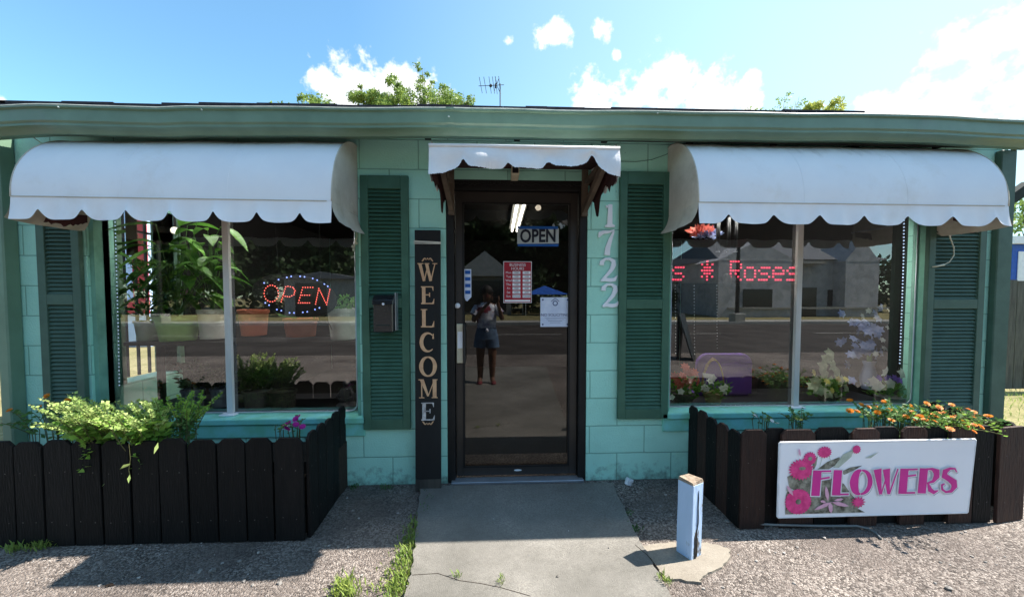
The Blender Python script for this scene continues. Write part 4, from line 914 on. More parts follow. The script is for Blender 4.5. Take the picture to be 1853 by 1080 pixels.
x1_ = W(1803,800,yf_).x; xe = W(1846,800,yf_+.04).x
picket(pr_,(x1_,yf_-.01),(xe,yf_+.02),.575,'brownpk')
row(pr_,(xe+.0,yf_+.05),(W(1662,745).x+.05,-.02),4,.57,['blackpk'],gap=.012)
m_ = MB(); m_.box(c1[0]+.02,x1_,yf_+.036,yf_+.068,.36,.43); m_.box(c1[0]+.02,x1_,yf_+.036,yf_+.068,.10,.17); m_.build('rail','blackpk',pr_)
m_ = MB(); m_.add([(c0[0]+.02,-.02,.005),(c1[0]+.02,yf_+.07,.005),(x1_+.02,yf_+.07,.005),(W(1662,745).x,-.02,.005),(c0[0]+.02,-.02,.33),(c1[0]+.02,yf_+.07,.33),(x1_+.02,yf_+.07,.33),(W(1662,745).x,-.02,.33)],[(0,3,2,1),(4,5,6,7),(0,1,5,4),(1,2,6,5),(2,3,7,6),(3,0,4,7)]); m_.build('soil','soil',pr_)

# ------------------------------------------------------------------ FLOWERS banner
Yb = yf_-.035
q = [W(1408,933,Yb),W(1755,930,Yb),W(1766,799,Yb),W(1412,797,Yb)]
bz0, bz1_ = (q[0].z+q[1].z)/2, (q[2].z+q[3].z)/2; bx0_, bx1_ = q[0].x, q[2].x
bw, bh = bx1_-bx0_, bz1_-bz0
ban = empty('flowers_banner',((bx0_+bx1_)/2,Yb,bz0),'white banner reading FLOWERS in magenta with pink flowers, hung on the picket planter','banner')
def bp(u,v): # banner coordinates to xz, with the photo's slight keystone
    x = bx0_+bw*u*(1-.025*(1-v)); return x, bz0+bh*v
m_ = MB(); N = 40; vs = []
for i in range(N+1):
    for j in range(9):
        u, v = i/N, j/8; x,z = bp(u,v); vs.append((x, Yb-.004*math.sin(u*7)*(v*(1-v)*4)*0.3, z))
m_.add(vs,[(i*9+j,(i+1)*9+j,(i+1)*9+j+1,i*9+j+1) for i in range(N) for j in range(8)]); m_.build('sheet','banner',ban,True)
m_ = MB(); e_ = .035; f_ = e_*bw/bh
for (a,b) in (((0,0),(1,0)),((1,0),(1,1)),((1,1),(0,1)),((0,1),(0,0))):
    A_ = bp(*a); B_ = bp(*b); m_.bar((A_[0],Yb+.004,A_[1]),(B_[0],Yb+.004,B_[1]),.011,.012,(0,1,0))
m_.build('frame','banframe',ban,bevel=.003)
def disc(m_, u, v, r, y, n=18, petals=0, k=.25, sq=1.0):
    x,z = bp(u,v); N = max(n, petals*4); vs = [(x,y,z)]
    for i in range(N):
        a = 2*math.pi*i/N; rr = r*(1-k*(.5-.5*math.cos(a*petals)) if petals else 1); vs.append((x+rr*math.cos(a),y,z+rr*math.sin(a)*sq))
    m_.add(vs,[(0,1+i,1+(i+1)%N) for i in range(N)])
def poly(m_, uv, y): m_.add([(bp(u,v)[0],y,bp(u,v)[1]) for u,v in uv],[tuple(range(len(uv)))])
y1 = Yb-.0022
m_ = MB(); poly(m_,[(.035,.045),(.035,.30),(.05,.42),(.04,.55),(.075,.60),(.11,.55),(.16,.60),(.19,.48),(.26,.52),(.33,.44),(.37,.30),(.40,.22),(.445,.16),(.41,.10),(.45,.045)],y1); poly(m_,[(.17,.62),(.165,.75),(.19,.82),(.185,.7)],y1)
poly(m_,[(.18,.62),(.24,.74),(.30,.80),(.31,.74),(.25,.64)],y1); poly(m_,[(.31,.60),(.36,.66),(.42,.68),(.38,.62),(.33,.56)],y1); m_.build('leaf_print','darkleafprint',ban)
m_ = MB(); y2 = y1-.0012
poly(m_,[(.27,.66),(.32,.84),(.37,.9),(.36,.80),(.30,.66)],y2); poly(m_,[(.43,.78),(.50,.86),(.46,.78)],y2); poly(m_,[(.04,.42),(.10,.34),(.16,.30),(.08,.32),(.035,.36)],y2); poly(m_,[(.37,.50),(.41,.60),(.44,.62),(.40,.50)],y2)
for (a,b,c,d) in ((.06,.72,.10,.78),(.10,.78,.13,.66),(.22,.9,.20,.66),(.26,.72,.24,.86)): A_,B_ = bp(a,b),bp(c,d); m_.bar((A_[0],y2,A_[1]),(B_[0],y2,B_[1]),.002,.0006,(0,1,0))
m_.build('pale_print','paleprint',ban)
m_ = MB(); y3 = y2-.0012
for (u_,v_,r_0,yy_,pe_,kk_,sq_) in ((.108,.645,.078,y3,22,.22,.82),(.098,.215,.080,y3,30,.09,.95),(.222,.87,.044,y3,16,.2,.8),(.150,.79,.040,y3+.0006,16,.2,1),(.384,.90,.026,y3,12,.2,1),(.41,.19,.045,y3,12,.45,.8)):
    m_ = MB(); disc(m_,u_,v_,r_0,yy_,petals=pe_,k=kk_,sq=sq_); m_.build('gerbera_print','pink',ban)
m_ = MB()
disc(m_,.112,.66,.020,y3-.001,n=14,sq=.5); disc(m_,.098,.215,.016,y3-.001,n=14); disc(m_,.150,.79,.012,y3-.001,n=10)
m_.build('gerbera_centre_print','darkleafprint',ban)
m_ = MB(); 
for (a,b,c,d,w_) in ((.25,.22,.235,.42,.022),(.27,.20,.18,.10,.022),(.27,.20,.36,.14,.022),(.26,.20,.27,.05,.026),(.28,.22,.33,.24,.016),(.24,.2,.21,.22,.016),(.07,.30,.035,.44,.02),(.10,.82,.09,.93,.012)):
    A_,B_ = Vector((bp(a,b)[0],bp(a,b)[1])),Vector((bp(c,d)[0],bp(c,d)[1])); t = (B_-A_); nn = Vector((-t.y,t.x)).normalized(); 
    pts_ = [A_, A_+t*.35+nn*w_/2, A_+t*.75+nn*w_*.4, B_, A_+t*.75-nn*w_*.4, A_+t*.35-nn*w_/2]; m_.add([(p_.x,y3-.0015-rnd.random()*.0006,p_.y) for p_ in pts_],[tuple(range(6))])
m_.build('lily_print','lily',ban)
# lettering: shadow, white halo, magenta face
lx = [(.162,.260),(.266,.357),(.357,.472),(.478,.609),(.614,.709),(.714,.825),(.831,.922)]
for nm, mat, g_, dy, dx, dz in (('lettering_shadow','greyprint',.004,.0042,.004,-.005),('lettering_halo','whiteprint',.0062,.0052,0,0),('lettering','magenta',0,.0064,0,0)):
    m_ = MB()
    for ch,(u0,u1) in zip('FLOWERS',lx):
        X0,Z0 = bp(u0,.29); X1,_ = bp(u1,.29); w_ = X1-X0; Z1 = bp(0,.63)[1]
        letter(m_, DEC[ch], X0+dx, Z0+dz, w_, Z1-Z0, Yb-dy, .0002, grow=g_, shear=.02, jit=False)
    m_.build(nm,mat,ban)

# ------------------------------------------------------------------ wooden post, pipe, rubble
pb = G(1246,1003); ph = .405; s_ = .062
po = empty('wooden_post',(pb.x,pb.y,0),'short square post with peeling pale blue paint standing on a concrete pad','post')
m_ = MB(); vs = []; ang = R(28)
for z in (0.008,.14,.28,ph-.01):
    for i in range(4):
        a_ = ang+i*math.pi/2+math.pi/4; vs.append((pb.x+s_*math.cos(a_)+rnd.uniform(-.001,.001)+.01*z, pb.y+s_*math.sin(a_), z))
m_.add(vs,[(k*4+i,k*4+(i+1)%4,k*4+4+(i+1)%4,k*4+4+i) for k in range(3) for i in range(4)]+[(0,3,2,1),(12,13,14,15)]); m_.build('shaft','postpaint',po,bevel=.004)
m_ = MB(); vs = [(pb.x+.004+(s_*.98)*math.cos(ang+i*math.pi/2+math.pi/4),pb.y+(s_*.98)*math.sin(ang+i*math.pi/2+math.pi/4),ph-.012) for i in range(4)]+[(pb.x+.004+(s_*.9)*math.cos(ang+i*math.pi/2+math.pi/4),pb.y+(s_*.9)*math.sin(ang+i*math.pi/2+math.pi/4),ph+.006*(i%2)) for i in range(4)]
m_.add(vs,[(i,(i+1)%4,(i+1)%4+4,i+4) for i in range(4)]+[(4,5,6,7),(3,2,1,0)]); m_.build('worn_top','postwood',po)
m_ = MB()
for cx__,zz0,zz1 in ((.0,.02,.36),(-.015,.0,.14)):
    a_ = ang+math.pi*1.5-math.pi/4*0; 
    nx_,ny_ = math.cos(ang-math.pi/2-0*.5), math.sin(ang-math.pi/2); tx,ty = -ny_, nx_; dd = s_*.7071+.0012
    pts_ = [(pb.x+nx_*dd+tx*(cx__+rnd.uniform(-.004,.004))+.01*z, pb.y+ny_*dd+ty*cx__, z) for z in np.linspace(zz0,zz1,9)]
    m_.tube(pts_,[.0012]+[.0028]*7+[.001],5)
m_.build('crack','black',po)
m_ = MB(); pts = [(1345,946,.03),(1400,949,.028),(1480,951,.025),(1550,951,.02),(1572,956,.012),(1585,964,.008),(1594,974,.006)]
m_.tube([G(x,y,z) for x,y,z in pts],.0065,7); tag(m_.build('irrigation_pipe','pot_in',None,True),'thin grey pipe lying on the ground at the foot of the right planter','pipe')
m_ = MB(); c_ = G(1139,878); m_.blob((c_.x,c_.y+.02,.02),.035,n=7,m=5,jitter=.35,sc_=(1,.7,.8)); tag(m_.build('broken_stone','white'),'pale broken stone lying against the wall right of the walkway','stone')
m_ = MB(); c_ = G(197,1060); m_.blob((c_.x,c_.y,.004),.014,n=7,m=4,jitter=.4,sc_=(1.3,.8,.4)); tag(m_.build('dried_leaf','soil'),'small dark dried leaf on the sunlit paving at lower left','leaf')
# weeds along the walkway edge
def blades(region, n, h, name, mat, label, cat, z=.0, width=.004, kind='stuff'):
    P = []; 
    for _ in range(n):
        x, y = region(); b = Vector((x,y,z)); hh = h*rnd.uniform(.4,1.1); a = rnd.uniform(0,6.283); l = rnd.uniform(.2,.9)*hh
        t = Vector((x+l*math.cos(a),y+l*math.sin(a),z+hh)); s = Vector((-math.sin(a),math.cos(a),0))*width; mid = b.lerp(t,.5)+Vector((0,0,hh*.18))
        P.append([b-s,mid-s*.9,t,mid+s*.9])
    return arr_mesh(name, np.array(P), 4, mat)
def edge_region():
    t = rnd.random()**.5; p = pL[1].lerp(pL[-2],t); w = .03+.07*max(0,t-.35)
    return p.x-abs(rnd.gauss(0,w)), p.y+rnd.uniform(-.05,.05)
tag(blades(edge_region,800,.036,'weeds','weed','','') ,'low green weeds growing along the left edge of the concrete walkway','weeds',kind='stuff')
def spots(cs, r):
    def f():
        c = rnd.choice(cs); return c.x+rnd.gauss(0,r), c.y+rnd.gauss(0,r)
    return f
tag(blades(spots([G(625,1060),G(612,1075),G(635,1078),G(30,996),G(75,990),G(95,985)],.022),420,.05,'grass_tufts','weed','',''),'small grass tufts sprouting from the paving beside the left planter','grass',kind='stuff')
tag(blades(spots([G(828,1052),G(905,1062),G(1208,1065),G(1200,1056)],.012),90,.035,'grass_sprigs','weed','','',z=.02,width=.0025),'tiny sprigs growing in the cracks of the walkway','grass',kind='stuff')
tag(blades(spots([G(775,905),G(768,925),G(1150,960),G(1133,930),G(770,890),G(640,882),G(700,884)],.02),240,.03,'moss_growth','leaf_mari','',''),'dark moss and small weeds at the foot of the wall and walkway edges','moss',kind='stuff')
# crack lines in the walkway
m_ = MB(); 
for pts in ([(745,1040),(790,1037),(830,1050),(870,1055),(905,1062),(960,1078)],[(1150,985),(1172,1004),(1186,1022)]):
    m_.tube([G(x+rnd.uniform(-2,2),y,.0215) for x,y in pts],.0022,5)
tag(m_.build('walkway_crack','soil'),kind='structure')

# ------------------------------------------------------------------ plants
def stem_plant(name, label, cat, c, stems, hgt, rad, leafmat, leaf=.03, nl=14, lean=(0,0), spike=None, flower=None, group=None, droop=0.0, stemr=.0025, aspect=.55):
    r_ = empty(name,c,label,cat,group); sm = MB(); LP=[]; LD=[]; SP=[]; SDv=[]; FL=[]
    for _ in range(stems):
        a = rnd.uniform(0,6.283); q = math.sqrt(rnd.random())*rad; hh = .13+hgt*rnd.uniform(.6,1.05)
        b = Vector(c)+Vector((q*math.cos(a)*.6,q*math.sin(a)*.6,0)); t = b+Vector((q*math.cos(a)*.9+lean[0]*hh+rnd.gauss(0,.015),q*math.sin(a)*.7+lean[1]*hh+rnd.gauss(0,.015),hh))
        if droop and rnd.random() < droop: t.z = b.z+hh*.25; t += Vector((math.cos(a)*hh*.6,-abs(math.sin(a))*hh*.7,0))
        k0 = b+Vector((rnd.gauss(0,.02),rnd.gauss(0,.01),.22)) if c[2] < .4 else b.lerp(t,.3)
        m = k0.lerp(t,.35)+Vector((0,0,hh*.05)); pts = [b, k0, m, m.lerp(t,.5)+Vector((0,0,hh*.03)), t]
        sm.tube(pts,[stemr,stemr,stemr*.9,stemr*.7,stemr*.4],4)
        top = .62 if spike else 1.0; low = .10
        for k in range(nl):
            u = low+(k+rnd.random())/nl*(top-low)*.97; i = min(3,int(u*4)); p = pts[i].lerp(pts[i+1],u*4-i); LP.append(p+Vector((rnd.gauss(0,.004),)*3)); aa = rnd.uniform(0,6.283); LD.append((math.cos(aa),math.sin(aa),.35-.8*droop))
        if spike:
            for k in range(34):
                u = .55+.45*k/34; i = min(3,int(u*4)); p = pts[i].lerp(pts[i+1],u*4-i); aa = k*2.4; SP.append(p); SDv.append((math.cos(aa),math.sin(aa),.5))
        if flower and rnd.random() < flower[1]: FL.append(t)
    sm.build('stem','twig',r_)
    arr_mesh('foliage',leaves(LP,leaf,aspect,dirs=LD,spread=.35),4,leafmat,r_)
    if SP: arr_mesh('flower_spike',leaves(SP,.0155,.75,dirs=SDv,spread=.25),4,spike,r_)
    if FL:
        Q = []
        for t in FL:
            nn = Vector((rnd.gauss(0,.35),-.5+rnd.gauss(0,.3),1)).normalized(); a_ = nn.orthogonal().normalized(); b_ = nn.cross(a_); R_ = flower[2]*rnd.uniform(.8,1.15)
            for lay,(rr,zz) in enumerate(((1,0),(.7,.25),(.42,.45))):
                for k in range(9):
                    an = k*math.pi*2/9+lay*.3; d_ = a_*math.cos(an)+b_*math.sin(an); s__ = nn.cross(d_)*(R_*.30*rr+.001); p0 = t+nn*R_*zz*.5
                    Q.append([p0, p0+d_*R_*rr*.6-s__+nn*R_*.12, p0+d_*R_*rr+nn*R_*.1, p0+d_*R_*rr*.6+s__+nn*R_*.12])
        arr_mesh('blossom',np.array([[tuple(v) for v in q] for q in Q]),4,flower[0],r_)
    return r_
def at(px,py,Y,z=.33): p = W(px,py,Y); return (p.x,p.y,z)
stem_plant('basil_plant','tall basil with pale flower spikes, sunlit and leftmost over the black planter','plant',at(192,780,-.53),50,.35,.12,'leaf_basil',.044,20,(-.06,-.24),spike='basil_spike',group='basil plants in the left planter')
stem_plant('basil_plant','bright basil with dense spikes spilling over the middle of the black planter rail','plant',at(266,780,-.53),42,.32,.11,'leaf_basil',.044,20,(-.02,-.24),spike='basil_spike',group='basil plants in the left planter')
stem_plant('basil_plant','darker green bushy basil in front of the left window, nearest the middle pane','plant',at(322,780,-.42),40,.30,.15,'leaf_mari',.032,18,(.05,0),spike='leaf_basil',group='basil plants in the left planter')
stem_plant('marigold_plant','dark leafy marigold with a few orange blooms at the left end of the black planter','plant',at(110,785,-.30),26,.24,.2,'leaf_mari',.028,16,(.0,0),flower=('orange',.22,.020))
stem_plant('trailing_plant','thin trailing stems with a pale leaf hanging down the black pickets','plant',at(232,785,-.60,.52),3,.10,.03,'leaf_basil',.035,5,(.1,-.5))
# hanging stem down the pickets
m_ = MB(); hp = [W(233,800,fy-.045),W(236,830,fy-.035),W(233,850,fy-.03),W(236,866,fy-.03)]
hs = empty('dangling_stem',hp[0],'single dangling stem with two pale leaves in front of the black pickets','plant'); m_.tube(hp,.0015,4); m_.build('stem','twig',hs)
arr_mesh('foliage',np.concatenate([leaves([W(236,838,fy-.04)],.06,.4,0,dirs=[(-1,0,-.6)],spread=.05),leaves([W(235,858,fy-.04)],.045,.35,0,dirs=[(.1,-.2,-1)],spread=.05),leaves([W(184,880,fy-.03)],.03,.4,0,dirs=[(.5,-.2,.5)],spread=.05),leaves([W(286,800,fy-.03)],.06,.3,0,dirs=[(-.2,-.2,-1)],spread=.05)]),4,'basil_spike',hs)
stem_plant('petunia_plant','small magenta petunia beside the right end of the black planter','plant',at(540,800,-.38),8,.135,.05,'leaf_mari',.02,8,flower=('magpetal',.7,.020))
stem_plant('seedling','small pale flowered seedling showing over the black pickets','plant',at(508,800,-.38),6,.12,.04,'leaf_mari',.018,7,flower=('whitepetal',.35,.010))
stem_plant('marigold_plant','bushy marigold full of orange blooms, largest in the right planter','plant',at(1640,780,-.42),46,.21,.20,'leaf_mari',.026,13,(.0,-.30),flower=('orange',.5,.018),group='orange marigolds in the right planter')
stem_plant('marigold_plant','pale leaved orange marigold just behind the top of the banner','plant',at(1690,790,-.48),34,.18,.16,'leaf_basil',.022,12,(.03,-.35),flower=('orange',.35,.018),group='orange marigolds in the right planter')
stem_plant('marigold_plant','low marigold with orange blooms at the right corner of the right planter','plant',at(1745,790,-.42),16,.13,.13,'leaf_mari',.022,10,(.1,-.02),flower=('orange',.6,.018),group='orange marigolds in the right planter')
stem_plant('marigold_plant','marigold at the left end of the orange clump with two raised blooms','plant',at(1590,785,-.34),20,.175,.13,'leaf_mari',.026,12,(-.05,0),flower=('orange',.4,.022),group='orange marigolds in the right planter')
stem_plant('seedling','small leafy green seedling with a yellow bloom between pickets and window','plant',at(1442,800,-.38),14,.15,.10,'leaf_mari',.024,9,flower=('yellowpetal',.1,.014))
stem_plant('seedling','small dark seedling with pink white bloom near the left corner of the right planter','plant',at(1376,800,-.38),8,.13,.05,'leaf_mari',.02,8,flower=('whitepetal',.3,.014))

# ------------------------------------------------------------------ trees behind the shop, antenna
def cluster(cx,cy,cz,r,n,sq=(1,1,1)):
    d = rng.normal(size=(n,3)); d /= np.linalg.norm(d,axis=1)[:,None]; q = rng.random(n)**.45
    return np.array([cx,cy,cz])+d*(q*r)[:,None]*np.array(sq)
def tree(name, label, base, clusters, leafmat, lsize, dens, group=None, trunk_r=.16):
    r_ = empty(name,base,label,'tree',group); tk = MB(); P = []
    top = max(c[2] for c in clusters); cx_ = np.mean([c[0] for c in clusters]); cy_ = np.mean([c[1] for c in clusters]); fork = base[2]+(top-base[2])*.45
    tk.tube([base,(base[0]*.6+cx_*.4,base[1],fork*.5),(cx_,cy_,fork)],[trunk_r,trunk_r*.8,trunk_r*.6],8)
    for (x,y,z,rr,sqz) in clusters:
        mid = ((cx_+x)/2+rnd.gauss(0,.15),(cy_+y)/2,(fork+z)/2+.1); tk.tube([(cx_,cy_,fork-.1),mid,(x,y,z+rr*.5)],[trunk_r*.45,trunk_r*.25,trunk_r*.05],5)
        for k in range(4):
            e = (x+rnd.uniform(-1,1)*rr*.8,y+rnd.uniform(-1,1)*rr*.8,z+rnd.uniform(-.3,.9)*rr*sqz); tk.tube([mid,((mid[0]+e[0])/2,(mid[1]+e[1])/2,(mid[2]+e[2])/2+.1),e],[trunk_r*.15,trunk_r*.08,trunk_r*.03],4)
        n = int(dens*rr*rr)
        sub = max(6,int(rr*9)); 
        for s in range(sub):
            d = rng.normal(size=3); d /= np.linalg.norm(d); u = rng.random()**.4; c = np.array([x,y,z])+d*rr*u*np.array([1,1,sqz])
            P.append(cluster(*c,rr*rng.uniform(.22,.40),max(4,n//sub),(1,1,.8)))
    tk.build('trunk','bark',r_,True)
    P = np.concatenate(P); arr_mesh('crown',leaves(P,lsize,.6,.5,flat=.3),4,leafmat,r_); return r_
def cl_(px,py,Y,rpx,sq=1.0): p = W(px,py,Y); return (p.x,p.y,p.z,rpx*(D+Y)/F,sq)
Yt = 22.0
def bt(label, cls, mat, dens, Y=Yt, ls=.13, grp='trees rising behind the shop roof', tr=.16):
    c = [cl_(x,y,Y+rnd.uniform(-.8,.8),r*1.22,q) for x,y,r,q in cls]; tree('tree',label,(float(np.mean([k[0] for k in c])),Y,0),c,mat,ls,dens,grp,tr)
bt('rounded tree crown behind the roof, left of the column shaped one',[(665,182,24,1.1),(650,200,30,1),(690,205,30,1),(655,165,12,1),(684,172,12,1)],'leaf_tree',1500)
bt('bright tall column shaped tree crown behind the middle of the roof',[(718,160,20,1.5),(722,190,30,1.2),(710,210,34,1),(745,205,24,1)],'leaf_tree',1400)
bt('airy tree with a high thin top tuft behind the roof, tallest of the row',[(765,134,15,.9),(768,155,13,1.2),(755,178,22,1),(785,182,26,1),(770,205,36,1)],'leaf_tree',800)
bt('low bushy tree crown sloping down to the right beside the antenna',[(815,190,26,.9),(838,194,20,.7),(850,202,18,.6),(825,210,36,1)],'leaf_tree',1200)
bt('small distant tree tops peeking over the roof left of the cloud',[(556,184,18,.7),(578,190,18,.7),(486,193,12,.6),(520,195,12,.6),(560,205,40,.6)],'leaf_tree',900)
bt('sparse thin twigged tree showing over the right part of the roof',[(1420,185,14,1.3),(1440,192,14,1.1),(1352,198,8,.6),(1375,199,8,.6),(1425,215,30,.8)],'leaf_tree',220)
bt('low yellow green tree top over the right part of the roof',[(1488,194,16,.8),(1508,197,14,.7),(1470,203,14,.6),(1490,215,32,.8)],'leaf_pale',1500)
# antenna
ap = W(905,196,5.0); an = empty('antenna',(ap.x,5.0,2.9),'old thin television antenna on a mast above the roof','antenna')
m_ = MB(); tp = W(905,152,5.0); m_.tube([(ap.x,5,2.9),(tp.x,5,tp.z)],.012,6); m_.build('mast','wire',an)
m_ = MB(); a_ = W(866,156,5.0); b_ = W(912,154,5.0); m_.tube([a_,b_],.006,5)
for px_,l in ((870,10),(878,12),(887,14),(893,15),(898,18),(904,20)):
    p = W(px_,155,5.0); m_.tube([p+Vector((-.02,-.25,l*.0018)),p+Vector((.02,.25,-l*.0018))],.005,5)
for (x0_,y0_,x1_,y1_) in ((899,153,896,139),(899,155,906,170),(893,155,895,165),(899,153,903,142)): m_.tube([W(x0_,y0_,5.0),W(x1_,y1_,5.0)],.006,5)
m_.blob(W(888,155.5,5.0),.035,n=6,m=4); m_.blob(W(897,156,5.0),.035,n=6,m=4,sc_=(.6,.6,1.6)); m_.build('elements','wire',an)

# ------------------------------------------------------------------ things to the right of the shop
Yr = 2.35
fp = empty('board_fence',(W(1840,600,Yr).x,Yr,0),'grey weathered board fence standing beside the right end of the shop','fence')
x = W(1818,600,Yr).x
while x < W(1818,600,Yr).x+5:
    w = .14; h_ = W(1835,508,Yr).z+rnd.uniform(-.02,.02); m_ = MB(); m_.box(x,x+w,Yr-.01,Yr+.01,.04,h_); m_.build('board','fencegrey',fp); x += w+(.012 if rnd.random() < .7 else .03)
m_ = MB(); m_.box(W(1818,600,Yr).x,W(1818,600,Yr).x+5,Yr+.012,Yr+.05,.35,.44); m_.box(W(1818,600,Yr).x,W(1818,600,Yr).x+5,Yr+.012,Yr+.05,1.2,1.29); m_.build('rail','fencegrey',fp)
Yq = 14.0
a = W(1828,545,Yq); t1 = W(1828,428,Yq)
sh_ = empty('blue_building',(a.x+3,Yq,0),'blue building with white door and trim beyond the grey fence','building')
MB().box(a.x,a.x+8,Yq,Yq+5,0,t1.z-.35).build('wall','blue_wall',sh_); MB().box(a.x-.2,a.x+8.2,Yq-.2,Yq+5.2,t1.z-.349,t1.z).build('roof_trim','white',sh_)
d_ = W(1842,455,Yq); MB().box(d_.x,d_.x+1.4,Yq-.04,Yq-.003,0,d_.z).build('door','white',sh_,bevel=.01)
c = [cl_(1850,395,18,30,1.1),cl_(1870,370,18,40,1),cl_(1880,420,18,50,1.2),cl_(1852,430,18,22,1)]
tree('tree','leafy tree showing between the right end of the shop and the picture edge',(float(c[2][0]),20.7,0),c,'leaf_tree',.2,300)
m_ = MB(); m_.bar(W(1824,362,1.2),W(1862,335,1.2),.09,.10); tag(m_.build('sloping_rail','dark'),'dark sloping beam sticking out past the right wall of the shop','beam')
tag(blades(lambda:(rnd.uniform(3.95,7.5),rnd.uniform(.3,3.1)),2600,.07,'dry_grass','weed','',''),'dry yellowish grass growing to the right of the shop','grass',kind='stuff')
sheet('yard', [(XR+.01,.02),(6.2,.02),(40,-.3),(40,9),(XR+.01,9)], -.004, 'grassg')

# pale building with red trim to the left, seen through the side window
cn = empty('pale_blue_building',(-11,9.0,0),'pale blue building with red trimmed edge seen through the left window','building')
bxr = W(262,400,8.0).x
MB().box(bxr-14,bxr,8.0,12.0,0,4.6).build('wall','palewall',cn); m_ = MB(); m_.box(bxr-14.2,bxr+.05,7.9,12.1,4.6,4.9); m_.box(bxr-.28,bxr+.06,7.9,7.99,.9,4.6); m_.box(bxr-14,bxr-.29,7.9,7.99,.9,1.25); m_.build('trim','redtrim',cn)

# ------------------------------------------------------------------ inside the shop
# display deck behind each window
for (x0_,x1_,z_) in ((wx0+.0,wx1,lz0),(vx0,vx1,rz0)):
    m_ = MB(); m_.box(x0_+.02,x1_+.0,.195,.75,z_-.06,z_-.02); o = m_.build('display_deck','black',shop)
def pot(name, px, pyt, pyb, wpx_t, wpx_b, Y, mat, label, cat='pot', plant=None, fol=None, rim=True, group=None):
    tpt = W(px,pyt,Y); bt_ = W(px,pyb,Y); k = (D+Y)/F; rt_ = wpx_t*k/2; rb = wpx_b*k/2; h_ = tpt.z-bt_.z
    r_ = empty(name,(bt_.x,Y,bt_.z),label,cat,group)
    m_ = MB(); m_.lathe((bt_.x,Y,bt_.z),[(rb,0),(rt_*.97,h_*.86),(rt_*1.05,h_*.87),(rt_*1.06,h_),(rt_*.92,h_),(rt_*.88,h_*.88)]); m_.build('vessel',mat,r_,'auto')
    return r_, Vector((bt_.x,Y,tpt.z)), rt_
def foliage_on(r_, top, hgt, spread, n, mat, ls, aspect=.45, name='foliage', up_=.6):
    P=[];Dv=[]
    for _ in range(n):
        a = rnd.uniform(0,6.283); q = rnd.random(); P.append(top+Vector((math.cos(a)*spread*q,math.sin(a)*spread*q*.6,hgt*rnd.random()))); Dv.append((math.cos(a),math.sin(a),up_))
    return arr_mesh(name,leaves(P,ls,aspect,dirs=Dv,spread=.5),4,mat,r_)
# bench holding the back row of pots
bz = W(450,614,.38).z
bn_ = empty('plant_bench',(W(430,614,.6).x,.6,0),'dark bench behind the left window carrying the row of pots','bench')
MB().box(wx0+.0,wx1-.0,.23,.56,bz-.03,bz-.002).build('top','black',bn_); m_ = MB()
for x in (wx0+.0,wx1-.0): m_.box(x-.02,x+.02,.52,.56,0,bz-.03)
m_.build('legs','black',bn_)
def big_leaf(P0, d, L, w, droop=.5, up_=Vector((0,0,1))):
    d = Vector(d).normalized(); s = d.cross(Vector((0,0,1))); s = s.normalized() if s.length > .1 else Vector((1,0,0)); Q = []
    n = 7; c = [P0+d*L*(i/n)+Vector((0,0,-droop*L*(i/n)**2)) for i in range(n+1)]; ww = [w*math.sin(math.pi*min(1,(i/n)**.8))**.9*.5 for i in range(n+1)]
    for i in range(n):
        Q.append([c[i]-s*ww[i]+Vector((0,0,ww[i]*.3)),c[i],c[i+1],c[i+1]-s*ww[i+1]+Vector((0,0,ww[i+1]*.3))]); Q.append([c[i],c[i]+s*ww[i]+Vector((0,0,ww[i]*.3)),c[i+1]+s*ww[i+1]+Vector((0,0,ww[i+1]*.3)),c[i+1]])
    return Q
def big_plant(r_, top, n, hmin, hmax, L, w, mat='leaf_in', spread=.35):
    Q = []; sm = MB()
    for _ in range(n):
        a = rnd.uniform(0,6.283); h_ = rnd.uniform(hmin,hmax); p = top+Vector((math.cos(a)*spread*rnd.random(),math.sin(a)*.12*rnd.random(),h_)); sm.tube([top,top.lerp(p,.5)+Vector((0,0,.03)),p],.003,4)
        Q += big_leaf(p,(math.cos(a),math.sin(a)*.6,rnd.uniform(-.3,.5)),L*rnd.uniform(.7,1.2),w*rnd.uniform(.7,1.2),rnd.uniform(.2,.8))
    sm.build('stem','leaf_mari',r_); o = arr_mesh('foliage',np.array([[tuple(v) for v in q] for q in Q]),4,mat,r_); o.data.polygons.foreach_set('use_smooth',[True]*len(o.data.polygons)); return o
r_,t_,k_ = pot('potted_peace_lily',323,572,617,64,50,.38,'greenpot','peace lily with large leaves in a lime green pot behind the left window','plant')
big_plant(r_,t_,46,.10,.75,.26,.10,spread=.42)
r_,t_,k_ = pot('potted_plant',388,560,612,46,40,.38,'whitepot','leafy plant in a white pot just left of the window mullion','plant'); big_plant(r_,t_,22,.1,.65,.22,.08,spread=.30)
r_,t_,k_ = pot('potted_plant',270,580,616,38,30,.38,'whitepot','dark shrub in a small pale pot, leftmost behind the left window','plant'); foliage_on(r_,t_,.45,.22,260,'leaf_in',.06)
r_,t_,k_ = pot('planter_pot',460,560,606,46,38,.38,'terra','brick red square looking pot just right of the window mullion'); 
r_,t_,k_ = pot('potted_plant',545,576,608,54,46,.38,'terra','terracotta pot with low dark leaves under the dotted OPEN sign','plant'); foliage_on(r_,t_,.12,.12,90,'leaf_in',.06)
r_,t_,k_ = pot('potted_plant',622,558,613,52,42,.38,'whitepot','white glazed planter with trailing dark leaves at the right edge of the left window','plant'); foliage_on(r_,t_,.10,.14,120,'leaf_in',.05,up_=.0)
m_ = MB(); m_.tube([t_+Vector((-.08,-.12,.0)),t_+Vector((-.07,-.13,-.08)),t_+Vector((-.03,-.14,-.16))],.003,5); m_.build('cord','black',r_)
